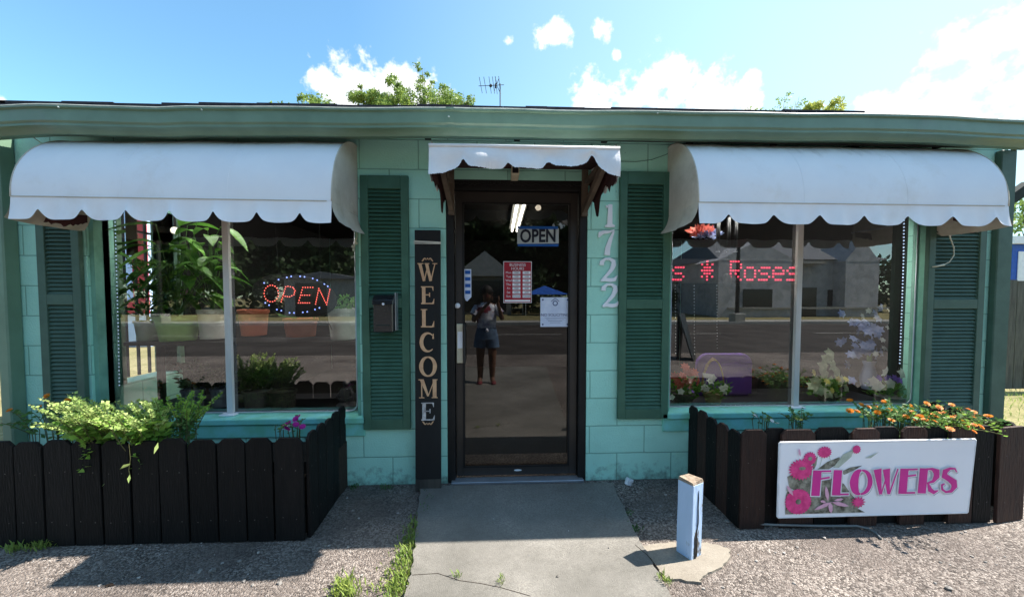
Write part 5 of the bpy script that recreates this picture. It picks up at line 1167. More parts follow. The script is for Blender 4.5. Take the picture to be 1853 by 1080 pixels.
# flower card on a stick
p = W(332,528,.5); fc = empty('flower_stake',(p.x,.6,W(332,572,.6).z),'pinkish flower head on a thin stake in the lime green pot','ornament')
m_ = MB(); m_.blob(p,.035,n=10,m=5,jitter=.3,sc_=(1.2,.4,.6)); m_.build('head','lily',fc); m_ = MB(); m_.tube([p,(p.x,.58,W(332,572,.6).z)],.002,4); m_.build('stake','twig',fc)
for (px_,py_,L_2,ang_) in ((305,480,.17,80),(385,440,.16,-50),(372,520,.16,-95)):
    pass
ax = W(300,470,.45); 
# row on the deck
deckz = lz0-.02
for i,(px_,w1,hh_,mt,lab,fm,fs) in enumerate(((350,34,32,'bluepot','bushy dark plant in a blue grey pot on the deck left of the mullion','leaf_dark',.20),(400,30,34,'bluepot','small dark plant in a blue grey pot right beside the mullion','leaf_dark',.12),(466,44,30,'pot_in','tall spiky dark plant in a grey pot on the deck right of the mullion','leaf_dark',.24))):
    r_,t_,k_ = pot('potted_plant',px_,735-hh_,735,w1,w1*.85,.30,mt,lab,'plant',group='dark potted plants on the window deck'); 
    if i < 2: foliage_on(r_,t_,fs,.10,230,fm,.042,.5)
    else:
        foliage_on(r_,t_,.16,.10,300,fm,.04,.35)
r_,t_,k_ = pot('wicker_basket',512,706,737,44,38,.28,'darkbasket','dark wicker basket standing on the deck behind the left window','basket')
# grey figurine
p = W(628,738,.26); fg = empty('figurine',(p.x,.26,deckz),'small grey seated figurine in the lower right corner of the left window','ornament')
m_ = MB(); m_.lathe((p.x,.26,deckz),[(.075,0),(.08,.03),(.05,.06),(.055,.11),(.04,.16),(.02,.175)],14); m_.build('body','figurine',fg,'auto')
m_ = MB(); m_.blob((p.x+.005,.25,deckz+.20),.030,n=10,m=8,jitter=.05); m_.tube([(p.x+.03,.25,deckz+.15),(p.x+.06,.22,deckz+.10),(p.x+.01,.20,deckz+.08)],.012,6); m_.tube([(p.x-.03,.25,deckz+.15),(p.x-.06,.22,deckz+.10),(p.x-.01,.20,deckz+.08)],.012,6); m_.build('head_and_arms','figurine',fg,True)
# hanging dark card and side curtain of lights
a = W(226,390,.30); b = W(249,462,.30); m_ = MB(); m_.box(a.x,b.x,.30,.306,b.z,a.z+.15); tag(m_.build('hanging_card','marblebrown'),'dark red brown card hanging near the left edge of the left window','sign')
def light_string(pts, n, r, mat, label, name='light_string', Y=None):
    r_ = empty(name,pts[0],label,'string lights'); m_ = MB(); w_ = MB(); L = [0]
    P = [Vector(p) for p in pts]
    for i in range(1,len(P)): L.append(L[-1]+(P[i]-P[i-1]).length)
    for k in range(n):
        s = L[-1]*(k+.5)/n; i = max(j for j in range(len(P)-1) if L[j] <= s); p = P[i].lerp(P[i+1],(s-L[i])/(L[i+1]-L[i])); m_.blob(p,r,n=6,m=4,jitter=0)
    m_.build('bead',mat,r_); w_.tube(P,.0012,4); w_.build('cord','wire',r_); return r_
light_string([W(208,392,.16),W(211,500,.16),W(214,600,.16),W(216,700,.16)],46,.0045,'ledwhite','cool white light string hanging down the left side of the left window')
light_string([W(1636,396,.16),W(1635,470,.16),W(1632,560,.16),W(1628,660,.16)],44,.0055,'ledwhite','cool white light string hanging down the right side of the right window')
light_string([W(480,745,.13),W(560,743,.13),W(645,741,.13)],14,.0035,'bead','tiny white light string along the bottom of the left window')
light_string([W(1300,733,.13),W(1380,733,.13),W(1440,732,.13)],16,.0035,'bead','tiny white light string along the bottom of the right window, left pane')
light_string([W(1450,732,.13),W(1540,735,.13),W(1610,737,.13)],16,.0035,'bead','tiny white light string along the bottom of the right window, right pane')
for px_,yb_,lab in ((1223,642,'leftmost of the three white bead strings in the right window'),(1257,643,'middle one of the three white bead strings in the right window'),(1298,632,'rightmost of the three white bead strings, beside the dark disc')):
    r_ = light_string([W(px_-1,514,.2),W(px_,yb_,.2)],22,.0042,'bead',lab,'bead_string'); r_['category'] = 'bead string'; r_['group'] = 'bead strings in the right window'
p = W(1311,508,.2); m_ = MB(); m_.add([],[]); 
ds = empty('hanging_disc',(p.x,.2,p.z-.05),'dark oval disc hanging in front of the red scrolling sign','ornament')
m_.lathe((0,0,0),[(.001,-.003),(.040,-.003),(.042,0),(.040,.003),(.001,.003)],20); m_.v = [(p.x+v[0]*.95,.17+v[2],p.z+v[1]*1.35) for v in m_.v]; m_.build('disc','black',ds,True)
m_ = MB(); m_.tube([(p.x,.17,p.z+.05),(p.x,.17,wz1-.04)],.001,4); m_.build('cord','wire',ds)
# OPEN led sign
Yl = .17
lo = empty('led_open_sign',(W(535,535,Yl).x,Yl,W(535,572,Yl).z),'oval sign with red LED dots reading OPEN ringed by blue dots','sign')
c_ = W(533,535,Yl); k = (D+Yl)/F
m_ = MB(); Np = 40; rx_, rz_ = 73*k, 38*k; tl = -.12
m_.prism([(c_.x+rx_*math.cos(2*math.pi*i/Np), c_.z+rz_*math.sin(2*math.pi*i/Np)+tl*rx_*math.cos(2*math.pi*i/Np)) for i in range(Np)],Yl+.004,Yl+.016); m_.build('panel',pm('led_panel_black',(.02,.02,.022),rough=.4),lo)
dots = MB()
def dotline(pts, step, closed=False):
    P = [Vector((a,b)) for a,b in pts]; 
    for a,b in zip(P[:-1],P[1:]):
        L = (b-a).length; n = max(1,round(L/step))
        for i in range(n): q = a.lerp(b,i/n); w_ = W(q.x,q.y,Yl); dots.blob(w_,.0040,n=5,m=3,jitter=0)
    if not closed: w_ = W(P[-1].x,P[-1].y,Yl); dots.blob(w_,.0040,n=5,m=3,jitter=0)
dotline([(491+13*math.cos(a_)+.0,531-15*math.sin(a_)) for a_ in np.linspace(0,2*math.pi,19)],4.6,True)
dotline([(509,546),(517,519)],4.2); dotline([(521,518),(530,520),(534,526),(532,533),(524,537),(516,536)],4.2)
dotline([(566,520),(548,520),(544,534),(540,548),(560,548)],4.2); dotline([(547,534),(560,534)],4.2)
dotline([(571,550),(577,522),(591,551),(597,524)],4.2)
dots.build('red_dots','ledred',lo); dots = MB()
for (x,y) in ((504,506),(519,502),(527,500),(543,500),(551,501),(566,504),(574,507),(587,514),(593,518),(480,548),(487,552),(501,560),(509,562),(524,566),(532,566),(548,565),(556,564),(570,560),(578,557),(478,512)): dots.blob(W(x,y,Yl),.005,n=6,m=4,jitter=0)
dots.build('blue_dots','ledblue',lo)
m_ = MB(); m_.tube([W(505,500,Yl+.01),W(497,398,Yl+.01)],.0012,4); m_.tube([W(580,508,Yl+.01),W(578,398,Yl+.01)],.0012,4); m_.build('cord','wire',lo)
# scrolling LED sign
FNT = {'R':['11110','10001','10001','11110','10100','10010','10001'],'o':['00000','00000','01110','10001','10001','10001','01110'],'s':['00000','00000','01111','10000','01110','00001','11110'],'e':['00000','00000','01110','10001','11111','10000','01110'],'*':['00100','10101','01110','11111','01110','10101','00100'],' ':['00000']*7}
Ys = .22; a = W(1213,468,Ys); b = W(1441,512,Ys)
ls = empty('scrolling_led_sign',((a.x+b.x)/2,Ys,b.z),'long black panel with red LED dots reading Roses in the right window','sign')
MB().box(a.x-.15,b.x,Ys+.004,Ys+.04,b.z,a.z).build('panel','black',ls)
dots = MB(); dm = (b.x-a.x)/62; x = a.x+dm*1.5
for ch in 's * Roses':
    for r in range(7):
        for c2 in range(5):
            if FNT[ch][r][c2] == '1':
                for uu in (0,1): 
                    xx = x+c2*dm*1.25; zz_ = a.z-.02-(r)*(a.z-b.z-.035)/6.4; dots.box(xx-dm*.42,xx+dm*.42,Ys-.001,Ys+.003,zz_-dm*.42,zz_+dm*.42) if uu == 0 else None
    x += dm*7.0
dots.build('lit_dots','ledpink',ls)
# fluorescent fixtures and bulbs on the ceiling
def fixture(xa,ya,xb,yb_,label,z=2.36,n=2):
    r_ = empty('ceiling_light',(xa,ya,z),label,'ceiling light'); A = Vector((xa,ya,z)); B = Vector((xb,yb_,z)); d = (B-A).normalized(); s = Vector((-d.y,d.x,0)); 
    m_ = MB(); m_.bar(A+Vector((0,0,.05)),B+Vector((0,0,.05)),.16,.04); m_.build('housing','pot_in',r_)
    for k in range(n):
        m_ = MB(); off = s*(.038*(2*k-1) if n > 1 else 0); m_.tube([A+off,B+off],.016,10); m_.build('tube','tube',r_,True)
zc = 2.36
def CP(px,py,z): r = pix_ray(px,py); return CAM+r*((z-H)/r.z)
A_ = CP(944,362,zc); B_ = CP(931,418,zc); 
fixture(A_.x,A_.y,B_.x,B_.y,'twin tube ceiling light glowing inside the shop above the door glass')
A_ = CP(1236,407,zc); B_ = CP(1195,424,zc); fixture(A_.x,A_.y,B_.x,B_.y,'ceiling tube light glowing at the top left of the right window',n=1)
def bulb(px,py,Y,label):
    p = W(px,py,Y); r_ = empty('hanging_bulb',p,label,'bulb'); m_ = MB(); m_.blob(p,.03,n=12,m=8,jitter=0); m_.build('globe','lampwarm',r_,True); m_ = MB(); m_.tube([p+Vector((0,0,.02)),(p.x,Y,2.43)],.010,6); m_.build('stem','black',r_)
bulb(974,376,1.2,'clear round bulb hanging inside the shop, right of the lit tubes'); bulb(316,417,.8,'warm round bulb near the top of the left window')
MT['fill_tube'] = pm('added_fill_tube', (.9,.9,.85), rough=.4, bump=0, emit=(1,.98,.92), es=55)  # unseen tubes added behind the windows to brighten the pots
def added_fill_light(xa,xb,y,label):
    r_ = empty('added_fill_light',((xa+xb)/2,y,2.3),label,'fill light'); m_ = MB(); m_.box(xa,xb,y-.06,y+.06,2.37,2.43); m_.box(xa,xb,y-.062,y-.058,2.27,2.3699); m_.build('housing','pot_in',r_); m_ = MB(); m_.tube([(xa+.03,y,2.345),(xb-.03,y,2.345)],.018,10); m_.build('tube','fill_tube',r_,True)  # front lip keeps the added light off the glass and awning
added_fill_light(wx0+.25,wx1-.2,.55,'unseen fill tube added on the ceiling behind the left window')
added_fill_light(vx0+.25,vx1-.3,.55,'unseen fill tube added on the ceiling behind the right window')
# vague shop goods on shelves deeper inside
random_lab = [('shelf of vases and baskets in the back left of the shop',-1.7,4.0,1.3),('shelf of gift boxes in the back right of the shop',2.2,4.0,1.4)]
for lab,x,y,w in random_lab:
    r_ = empty('display_shelf',(x,y,0),lab,'shelf'); m_ = MB(); 
    for z in (.3,.7,1.1,1.5,1.9): m_.box(x-w/2,x+w/2,y,y+.3,z,z+.02)
    m_.box(x-w/2,x-w/2+.02,y,y+.3,0,2.0); m_.box(x+w/2-.02,x+w/2,y,y+.3,0,2.0); m_.build('frame','oldwood',r_)
    m_ = MB()
    for z in (.32,.72,1.12,1.52):
        for k in range(6):
            xx = x-w/2+.12+k*(w-.24)/5; s = rnd.uniform(.04,.09); m_.lathe((xx,y+.12,z+.001),[(s*.7,0),(s,.06),(s*.8,.12),(s*.35,.17),(s*.5,.2)],10)
    tag(m_.build('ornaments',rnd.choice(['terra','bluepot','lily']),r_,True))
# right window floral displays
rdz = rz0-.02
def arrangement(name,label,cat,c,items,base=None,greens=None,gr=.1,gh=.1):
    r_ = empty(name,c,label,cat)
    if base: base(r_,Vector(c))
    if greens: foliage_on(r_,Vector(c)+Vector((0,0,.05)),gh,gr,160,greens,.05,.5)
    for nm,mat,pts,rad,pet in items:
        Q = []
        for q in pts:
            t = Vector(q); nn = Vector((rnd.gauss(0,.3),-1,rnd.gauss(.3,.3))).normalized(); a_ = nn.orthogonal().normalized(); b_ = nn.cross(a_)
            for lay,rr in enumerate((1,.62)):
                for k in range(pet):
                    an = k*2*math.pi/pet+lay*.5; d_ = a_*math.cos(an)+b_*math.sin(an); s__ = nn.cross(d_)*rad*(.9/pet*2.2)*rr; Q.append([t+nn*rad*.1*lay,t+d_*rad*rr*.55-s__+nn*rad*.2,t+d_*rad*rr+nn*rad*.05,t+d_*rad*rr*.55+s__+nn*rad*.2])
        arr_mesh(nm,np.array([[tuple(v) for v in q] for q in Q]),4,mat,r_)
    return r_
def basket_base(mat,r0,r1,h_,handle=False):
    def f(r_,c):
        m_ = MB(); m_.lathe(c,[(r0,0),(r1,h_*.9),(r1*1.06,h_),(r1*.9,h_)],18); m_.build('basket',mat,r_,'auto')
        if handle: m_ = MB(); m_.tube([c+Vector((-r1*1.2*math.cos(t),0,h_+.26*math.sin(t))) for t in np.linspace(0,math.pi,15)],.006,5); m_.tube([c+Vector((-r1*1.25*math.cos(t),.01,h_+.27*math.sin(t)+.006*math.sin(9*t))) for t in np.linspace(0,math.pi,15)],.004,5); m_.build('handle','basket',r_,True)
    return f
def pts_(lst,Y): return [W(a,b,Y) for a,b in lst]
def c3(px,Y): p = W(px,735,Y); return (p.x,Y,rdz)
arrangement('flower_basket','wicker basket with looped handle holding white flowers and dark leaves','flower basket',c3(1290,.25),[('blossom','whitepetal',pts_([(1285,690),(1278,703),(1305,703),(1310,708),(1290,683),(1272,700),(1312,700)],.2),.032,5)],basket_base('basket',.05,.075,.10,True),'leaf_in',.13,.12)
arrangement('coral_flower_bunch','bunch of coral red flowers at the left edge of the right window','flowers',c3(1236,.3),[('blossom','redpetal',pts_([(1235,680),(1245,672),(1225,690),(1252,684),(1262,690),(1240,692),(1220,680),(1256,674),(1230,698),(1246,696),(1240,664)],.26),.042,8),('white_blossom','whitepetal',pts_([(1232,708),(1215,718)],.22),.03,5)],basket_base('darkbasket',.06,.09,.08),'leaf_in',.13,.16)
arrangement('white_yellow_bouquet','tall bouquet of pale green leaves and yellow roses right of the mullion','flowers',c3(1497,.25),[('blossom','leaf_varieg',pts_([(1496,648),(1488,662),(1505,660),(1512,672),(1490,676),(1475,690),(1500,690),(1520,688),(1482,705),(1470,700),(1528,700),(1496,712),(1515,716),(1500,640)],.2),.052,5),('yellow_blossom','yellowpetal',pts_([(1496,690),(1516,686),(1472,674),(1505,706),(1530,686)],.16),.030,7)],basket_base('darkbasket',.05,.07,.06),'leaf_in',.14,.14)
arrangement('lily_arrangement','low arrangement of white lilies and purple blooms at the right of the right window','flowers',c3(1610,.25),[('blossom','whitepetal',pts_([(1600,672),(1588,698),(1610,694),(1632,676),(1580,690)],.18),.048,5),('purple_blossom','purplepetal',pts_([(1626,688),(1634,692),(1606,684),(1618,684),(1590,684)],.2),.034,6)],basket_base('pot_in',.09,.10,.05),'leaf_in',.16,.10)
arrangement('hydrangea_cloud','large hazy bunch of blue and white silk flowers behind the right pane','flowers',(W(1570,735,.7).x,.7,rdz),[('blossom','bluepetal',[W(1570+rnd.gauss(0,24),610+rnd.gauss(0,24),.7+rnd.gauss(0,.05)) for _ in range(46)],.045,6),('white_blossom','whitepetal',pts_([(1608,592),(1596,615),(1612,560),(1584,640),(1560,572),(1572,562),(1600,630)],.6),.030,6)],lambda r_,c:(MB().lathe(c,[(.05,0),(.07,.1),(.04,.22),(.05,.26)],16).build('vase','bluepot',r_,'auto'),MB().tube([c+Vector((0,0,.2)),c+Vector((0,0,.42))],.02,6).build('stems','leaf_mari',r_)))
p = W(1280,678,.17); m_ = MB(); m_.bar(p+Vector((-.03,0,.0)),p+Vector((.03,0,-.02)),.001,.05,(0,1,0)); m_.v = [(v[0],v[1],v[2]) for v in m_.v]
m_ = MB(); m_.add([(p.x-.038,.17,p.z+.015),(p.x-.028,.17,p.z-.022),(p.x+.040,.17,p.z-.034),(p.x+.048,.17,p.z+.004)]+[(p.x-.038,.1715,p.z+.015),(p.x-.028,.1715,p.z-.022),(p.x+.040,.1715,p.z-.034),(p.x+.048,.1715,p.z+.004)],[(0,1,2,3),(7,6,5,4),(0,4,5,1),(1,5,6,2),(2,6,7,3),(3,7,4,0)]); m_.tube([(p.x,.175,p.z-.02),(p.x,.2,p.z-.12)],.0015,4)
tag(m_.build('gift_card','whiteprint'),'blank white card on a pick stuck in the flower basket','card')
# purple chair back
a = W(1262,640,.48); b = W(1360,736,.48); ch_ = empty('purple_chair',((a.x+b.x)/2,.5,rdz),'purple chair with rounded back standing behind the right window','chair')
ol = []; w2 = (b.x-a.x)/2; cx_ = (a.x+b.x)/2; rr = .10
for i in range(9): t = i/8*math.pi/2; ol.append((cx_+w2-rr+rr*math.cos(t), a.z-rr+rr*math.sin(t)))
for i in range(9): t = math.pi/2+i/8*math.pi/2; ol.append((cx_-w2+rr+rr*math.cos(t), a.z-rr+rr*math.sin(t)))
ol += [(cx_-w2,rdz+.02),(cx_+w2,rdz+.02)]
m_ = MB(); m_.prism(ol,.48,.52); m_.build('backrest','purple',ch_,bevel=.006); m_ = MB(); m_.box(cx_-w2,cx_+w2,.52,.74,rdz-.015,rdz+.02); m_.build('seat','purple',ch_,bevel=.006)
# dressed hanging goods near the ceiling of the right window
m_ = None
for i,(px_,mt,nm,lab) in enumerate(((1268,'maroon','hanging_garland','dark red garland hanging from the ceiling near the left of the right window'),(1284,'bluepetal','hanging_ribbon','pale blue ribbon bow hanging beside the dark red garland'))):
    p = W(px_,432 if i else 425,.9); r_ = empty(nm,p,lab,'decoration'); foliage_on(r_,p,.05,.10,70,'redpetal' if i == 0 else mt,.07,.5)
    m_ = MB(); m_.tube([p,(p.x,.9,2.43)],.0015,4); m_.build('cord','wire',r_)
for i,px_ in enumerate((1299,1318,1331)):
    p = W(px_,455,.6); r_ = empty('wind_chime',(p.x,.6,p.z),['leftmost black hanging wind chime tube in the right window','middle black hanging wind chime tube in the right window','rightmost black hanging wind chime tube in the right window'][i],'wind chime','wind chimes in the right window')
    m_ = MB(); m_.tube([p,(p.x,.6,p.z+.30)],.016,10); m_.build('tube','black',r_,True); m_ = MB(); m_.tube([(p.x,.6,p.z-.004),(p.x,.6,p.z+.001)],.017,10); m_.build('end_ring','alu',r_); m_ = MB(); m_.tube([(p.x,.6,p.z+.30),(p.x,.6,2.43)],.0015,4); m_.build('cord','wire',r_)

# ------------------------------------------------------------------ across the street (seen in the glass)
Ys_ = -23.0
a = M(1300,575,Ys_); b = M(1588,575,Ys_)
st = empty('stone_building',((a.x+b.x)/2,Ys_,0),'grey stone building with gabled ends across the street, reflected in the right window','building')
ez = M(1450,470,Ys_).z; gzp = M(1350,436,Ys_).z
MB().box(a.x,b.x,Ys_-9,Ys_,0,ez).build('wall','stone',st)
def gable(m_,x0,x1,zb,zt,y0,y1): xm=(x0+x1)/2; m_.add([(x0,y0,zb),(x1,y0,zb),(xm,y0,zt),(x0,y1,zb),(x1,y1,zb),(xm,y1,zt)],[(0,1,2),(5,4,3),(0,3,4,1),(1,4,5,2),(2,5,3,0)])
m_ = MB(); m_.add([(a.x-.3,Ys_+.3,ez),(b.x+.3,Ys_+.3,ez),(b.x-1.2,Ys_-4.5,gzp+.6),(a.x+1.2,Ys_-4.5,gzp+.6),(a.x-.3,Ys_-9.3,ez),(b.x+.3,Ys_-9.3,ez)],[(0,1,2,3),(3,2,5,4),(0,3,4),(1,5,2),(0,4,5,1)]); m_.build('roof','roofgrey',st)
for (p0,p1,pt) in ((1300,1440,436),(1530,1588,432)):
    x0_ = M(p0,500,Ys_+1).x; x1_ = M(p1,500,Ys_+1).x; zt = M(1400,pt,Ys_+1).z; m_ = MB(); m_.box(x0_,x1_,Ys_,Ys_+1,0,ez-.2); gable(m_,x0_-.1,x1_+.1,ez-.2,zt,Ys_-2,Ys_+1.02); m_.build('gable_bay','stone',st)
for (p0,p1,q0,q1,Yw) in ((1344,1396,523,556,Ys_+1),(1497,1546,524,554,Ys_)):
    A_ = M(p0,q0,Yw); B_ = M(p1,q1,Yw); m_ = MB(); m_.box(A_.x,B_.x,Yw+.022,Yw+.06,B_.z,A_.z); f_ = m_.build('window','darkglass',st); m_ = MB(); m_.box(A_.x-.1,B_.x+.1,Yw+.022,Yw+.18,B_.z-.12,B_.z); m_.build('sill','kerb',f_)
A_ = M(1440,520,Ys_); B_ = M(1475,575,Ys_); MB().box(A_.x,B_.x,Ys_+.022,Ys_+.07,0,A_.z).build('door','darkglass',st)
m_ = MB(); m_.box(a.x,b.x,Ys_+1.0,Ys_+1.12,.55,.68); m_.box(M(1430,480,Ys_).x,M(1475,480,Ys_).x,Ys_+.1,Ys_+.9,ez-.35,ez-.2); m_.build('stone_band','kerb',st)
# metal shed in left window, gabled house in door
Yh = -24.0
a = M(515,560,Yh); b = M(655,560,Yh); zr = M(600,492,Yh).z; ze = M(520,505,Yh).z
shd = empty('metal_shed',((a.x+b.x)/2,Yh,0),'ribbed grey metal shed with low roof across the street, reflected in the left window','shed')
m_ = MB(); N = 60; vs = []
for i in range(N*2+1):
    x = a.x+(b.x-a.x)*i/(2*N); vs += [(x,Yh+(.05 if (i//2)%2 else 0),0),(x,Yh+(.05 if (i//2)%2 else 0),ze)]
m_.add(vs,[(2*i,2*i+2,2*i+3,2*i+1) for i in range(2*N)]); m_.box(a.x,b.x,Yh-7,Yh-.01,0,ze-.01); m_.build('wall','metalshed',shd)
m_ = MB(); gable(m_,a.x-.4,b.x+.4,ze,zr,Yh-7.4,Yh+.4); m_.build('roof','roofgrey',shd)
A_ = M(535,512,Yh); B_ = M(592,545,Yh); MB().box(A_.x,B_.x,Yh+.06,Yh+.1,0,A_.z).build('door','darkglass',shd)
Yh2 = -27.0
a = M(830,560,Yh2); b = M(925,560,Yh2); ze = M(870,500,Yh2).z; zr = M(870,455,Yh2).z
hs_ = empty('gabled_house',((a.x+b.x)/2,Yh2,0),'grey gabled house across the street, reflected in the door glass','house')
m_ = MB(); m_.box(a.x,b.x,Yh2-8,Yh2,0,ze); m_.build('wall','house',hs_); m_ = MB(); gable(m_,a.x-.4,b.x+.4,ze,zr,Yh2-8.3,Yh2+.4); m_.build('roof','metalshed',hs_)
m_ = MB(); m_.box(a.x+.4,b.x-.4,Yh2+.02,Yh2+.06,.2,ze-.35); m_.build('porch_opening','darkglass',hs_)
# blue pop up tent
p = M(985,560,-26); tn = empty('pop_up_tent',(p.x,-26,0),'blue pop up canopy across the street, reflected in the door glass','tent')
zt = M(975,524,-26).z; zb_ = M(975,533,-26).z; m_ = MB(); m_.add([(p.x-1.6,-24.6,zb_),(p.x+1.6,-24.6,zb_),(p.x+1.6,-27.6,zb_),(p.x-1.6,-27.6,zb_),(p.x,-26.1,zt+.3)],[(0,1,4),(1,2,4),(2,3,4),(3,0,4),(0,3,2,1)]); m_.build('canopy','bluetent',tn)
for sx_ in (-1.55,1.55):
    for yy in (-24.65,-27.55): m_ = MB(); m_.tube([(p.x+sx_,yy,0),(p.x+sx_,yy,zb_)],.03,6); m_.build('leg','alu',tn)
# street pole
def pole(px,Y,h,label,lamp=True):
    p = M(px,560,Y); r_ = empty('street_pole',(p.x,Y,0),label,'pole'); m_ = MB(); m_.tube([(p.x,Y,0),(p.x,Y,h)],[.11,.07],10); m_.build('shaft','wire',r_,True); m_ = MB(); m_.box(p.x-.28,p.x+.28,Y-.28,Y+.28,0,.5); m_.build('base','kerb',r_,bevel=.03)
    if lamp: m_ = MB(); m_.tube([(p.x,Y,h-.1),(p.x+.6,Y+.8,h+.1),(p.x+.9,Y+1.3,h+.1)],.04,6); m_.blob((p.x+.95,Y+1.4,h+.08),.2,n=8,m=5,jitter=0,sc_=(1,1.5,.4)); m_.build('lamp_arm','wire',r_)
pole(1334,-16.6,8.5,'dark street lamp pole across the road, reflected in the right window')
pole(290,-17.0,9,'dark pole across the road, reflected left of the green pot',False)
# sandwich board
p = M(1238,655,-5.2); sb_ = empty('sandwich_board',(p.x,-5.2,0),'dark folding sandwich board standing near the road, reflected in the right window','sign')
m_ = MB(); m_.bar((p.x-.22,-5.2,0),(p.x+.0,-5.2,.95),.55,.03,(0,1,0)); m_ = MB(); m_.add([(p.x-.28,-5.0,0),(p.x+.05,-5.5,0),(p.x+.05,-5.35,1.0),(p.x-.22,-5.1,1.0)],[(0,1,2,3)]); m_.add([(p.x+.02,-4.85,0),(p.x+.32,-5.3,0),(p.x+.05,-5.33,1.0),(p.x-.20,-5.08,1.0)],[(0,1,2,3)])
o = m_.build('panel','black',sb_); md = o.modifiers.new('s','SOLIDIFY'); md.thickness = .025
# tall dark trees across the street: built once, copied
def big_tree(label, x, y, h, w):
    cls = []
    for k in range(16):
        t = rnd.random(); a_ = rnd.uniform(0,6.283); q = w*(1-.35*t)*rnd.uniform(.2,.8); cls.append((x+q*math.cos(a_),y+q*math.sin(a_),h*(.22+.72*t),w*rnd.uniform(.32,.5),.85))
    return tree('dense_tree',label,(x,y,0),cls,'leaf_dark',.5,420,'dark trees across the street',.3)
tr_a = big_tree('dense dark tree across the street at the far left of the left window reflection',-16,-33,13,5.0)
tr_b = big_tree('dense dark tree across the street behind the ribbed shed',-8,-34,12,4.6)
def dup(root, loc, rot, scl, label):
    r = root.copy(); col.objects.link(r); r.location = loc; r.rotation_euler = (0,0,rot); r.scale = (scl,)*3; r['label'] = label
    for ch in list(root.children): c = ch.copy(); col.objects.link(c); c.parent = r
for i,(x,y,rz,s,src,lab) in enumerate(((-24,-32,1,1.05,1,'dense dark tree farthest left across the street'),(-31,-34,2,1.1,0,'dense dark tree at the far left end of the row across the street'),(-12,-40,3,1.25,0,'taller dark tree set back behind the shed across the street'),(-3.4,-36,4,1.15,0,'dense dark tree behind the gabled house'),(3.2,-37,5,1.3,1,'tall dark tree right of the gabled house across the street'),(8.5,-36,0.6,.95,0,'dark tree behind the stone building roof'),(14,-40,2.2,1.1,1,'dark tree behind the right half of the stone building'),(24,-36,3.3,.62,0,'lower dark tree right of the stone building'),(29,-37,4.1,.66,1,'lower dark tree at the right end of the row across the street'),(-19,-42,5.1,1.3,1,'tall dark tree behind the far left ones across the street'),(-27,-44,.3,1.3,0,'tallest dark tree set back at the far left across the street'),(36,-38,1.3,.75,0,'dark tree far to the right across the street'),(.6,-41,1.7,1.3,0,'tall dark tree set back behind the gap in the middle of the street'))):
    dup((tr_a,tr_b)[src],(x,y,0),rz,s,lab)
# hedge line closes the gap under the trees
P = np.concatenate([cluster(x,-29.5+rng.uniform(-.8,.8),rng.uniform(.4,4.2),1.2,70,(1.3,1,1)) for x in np.arange(-70,60,.28) if not (4.5 < x < 15.5)])
tag(arr_mesh('hedge',leaves(P,.42,.7,.5),4,'leaf_dark'),'dark overgrown hedge along the far side of the street','hedge',kind='stuff')
# white car parked across the street
def car(x,y,label,body='carwhite'):
    r_ = empty('parked_car',(x,y,0),label,'car'); m_ = MB(); L=4.4; ol=[(-2.2,.35),(-2.2,.75),(-2.05,.88),(-1.5,.95),(-.95,1.38),(.55,1.42),(1.15,.98),(2.0,.85),(2.2,.65),(2.2,.35)]
    m_.prism([(x+a_,b_) for a_,b_ in ol],y-.85,y+.85); m_.build('body',body,r_,bevel=.05)
    m_ = MB(); 
    for yy in (y-.862,y+.852): m_.prism([(x-1.32,.97+0),(x-.88,1.30),(x+.5,1.33),(x+.95,.99)],yy,yy+.01)
    m_.build('side_glass','darkglass',r_)
    for wx in (-1.35,1.35):
        for yy in (y-.87,y+.67): m_ = MB(); m_.tube([(x+wx,yy,.32),(x+wx,yy+.2,.32)],.32,20); w_ = m_.build('wheel','rubber',r_,True); m_ = MB(); yh = yy-.006 if yy < y else yy+.2; m_.tube([(x+wx,yh,.32),(x+wx,yh+.006,.32)],.18,14); m_.build('hubcap','alu',w_)
p = M(560,560,-20.5); 
p2 = W(245,548,9); car(p2.x-1.5,5.6,'white car parked beyond the shop, seen through its side window')

# ------------------------------------------------------------------ the photographer (seen reflected in the door)
def skin_obj(name, verts, edges, radii, mat, parent, root=0, sub=2):
    me = bpy.data.meshes.new(name); o_ = org(parent); me.from_pydata([tuple(Vector(v)-o_) for v in verts],edges,[]); me.update(); me.materials.append(MT[mat])
    o = bpy.data.objects.new(name,me); col.objects.link(o)
    if parent is not None: o.parent = parent
    sk = o.modifiers.new('skin','SKIN'); sk.use_smooth_shade = True
    for i,v in enumerate(me.skin_vertices[0].data): v.radius = (radii[i],radii[i]) if not hasattr(radii[i],'__len__') else radii[i]; v.use_root = (i == root)
    s_ = o.modifiers.new('sub','SUBSURF'); s_.levels = sub; s_.render_levels = sub; return o
PX, PY = -.14, -2.98
per = empty('person',(PX,PY,0),'person in white and navy shirt, denim shorts and maroon shoes holding up a phone','person')
def Pp(x,y,z): return (PX+x,PY+y,z)
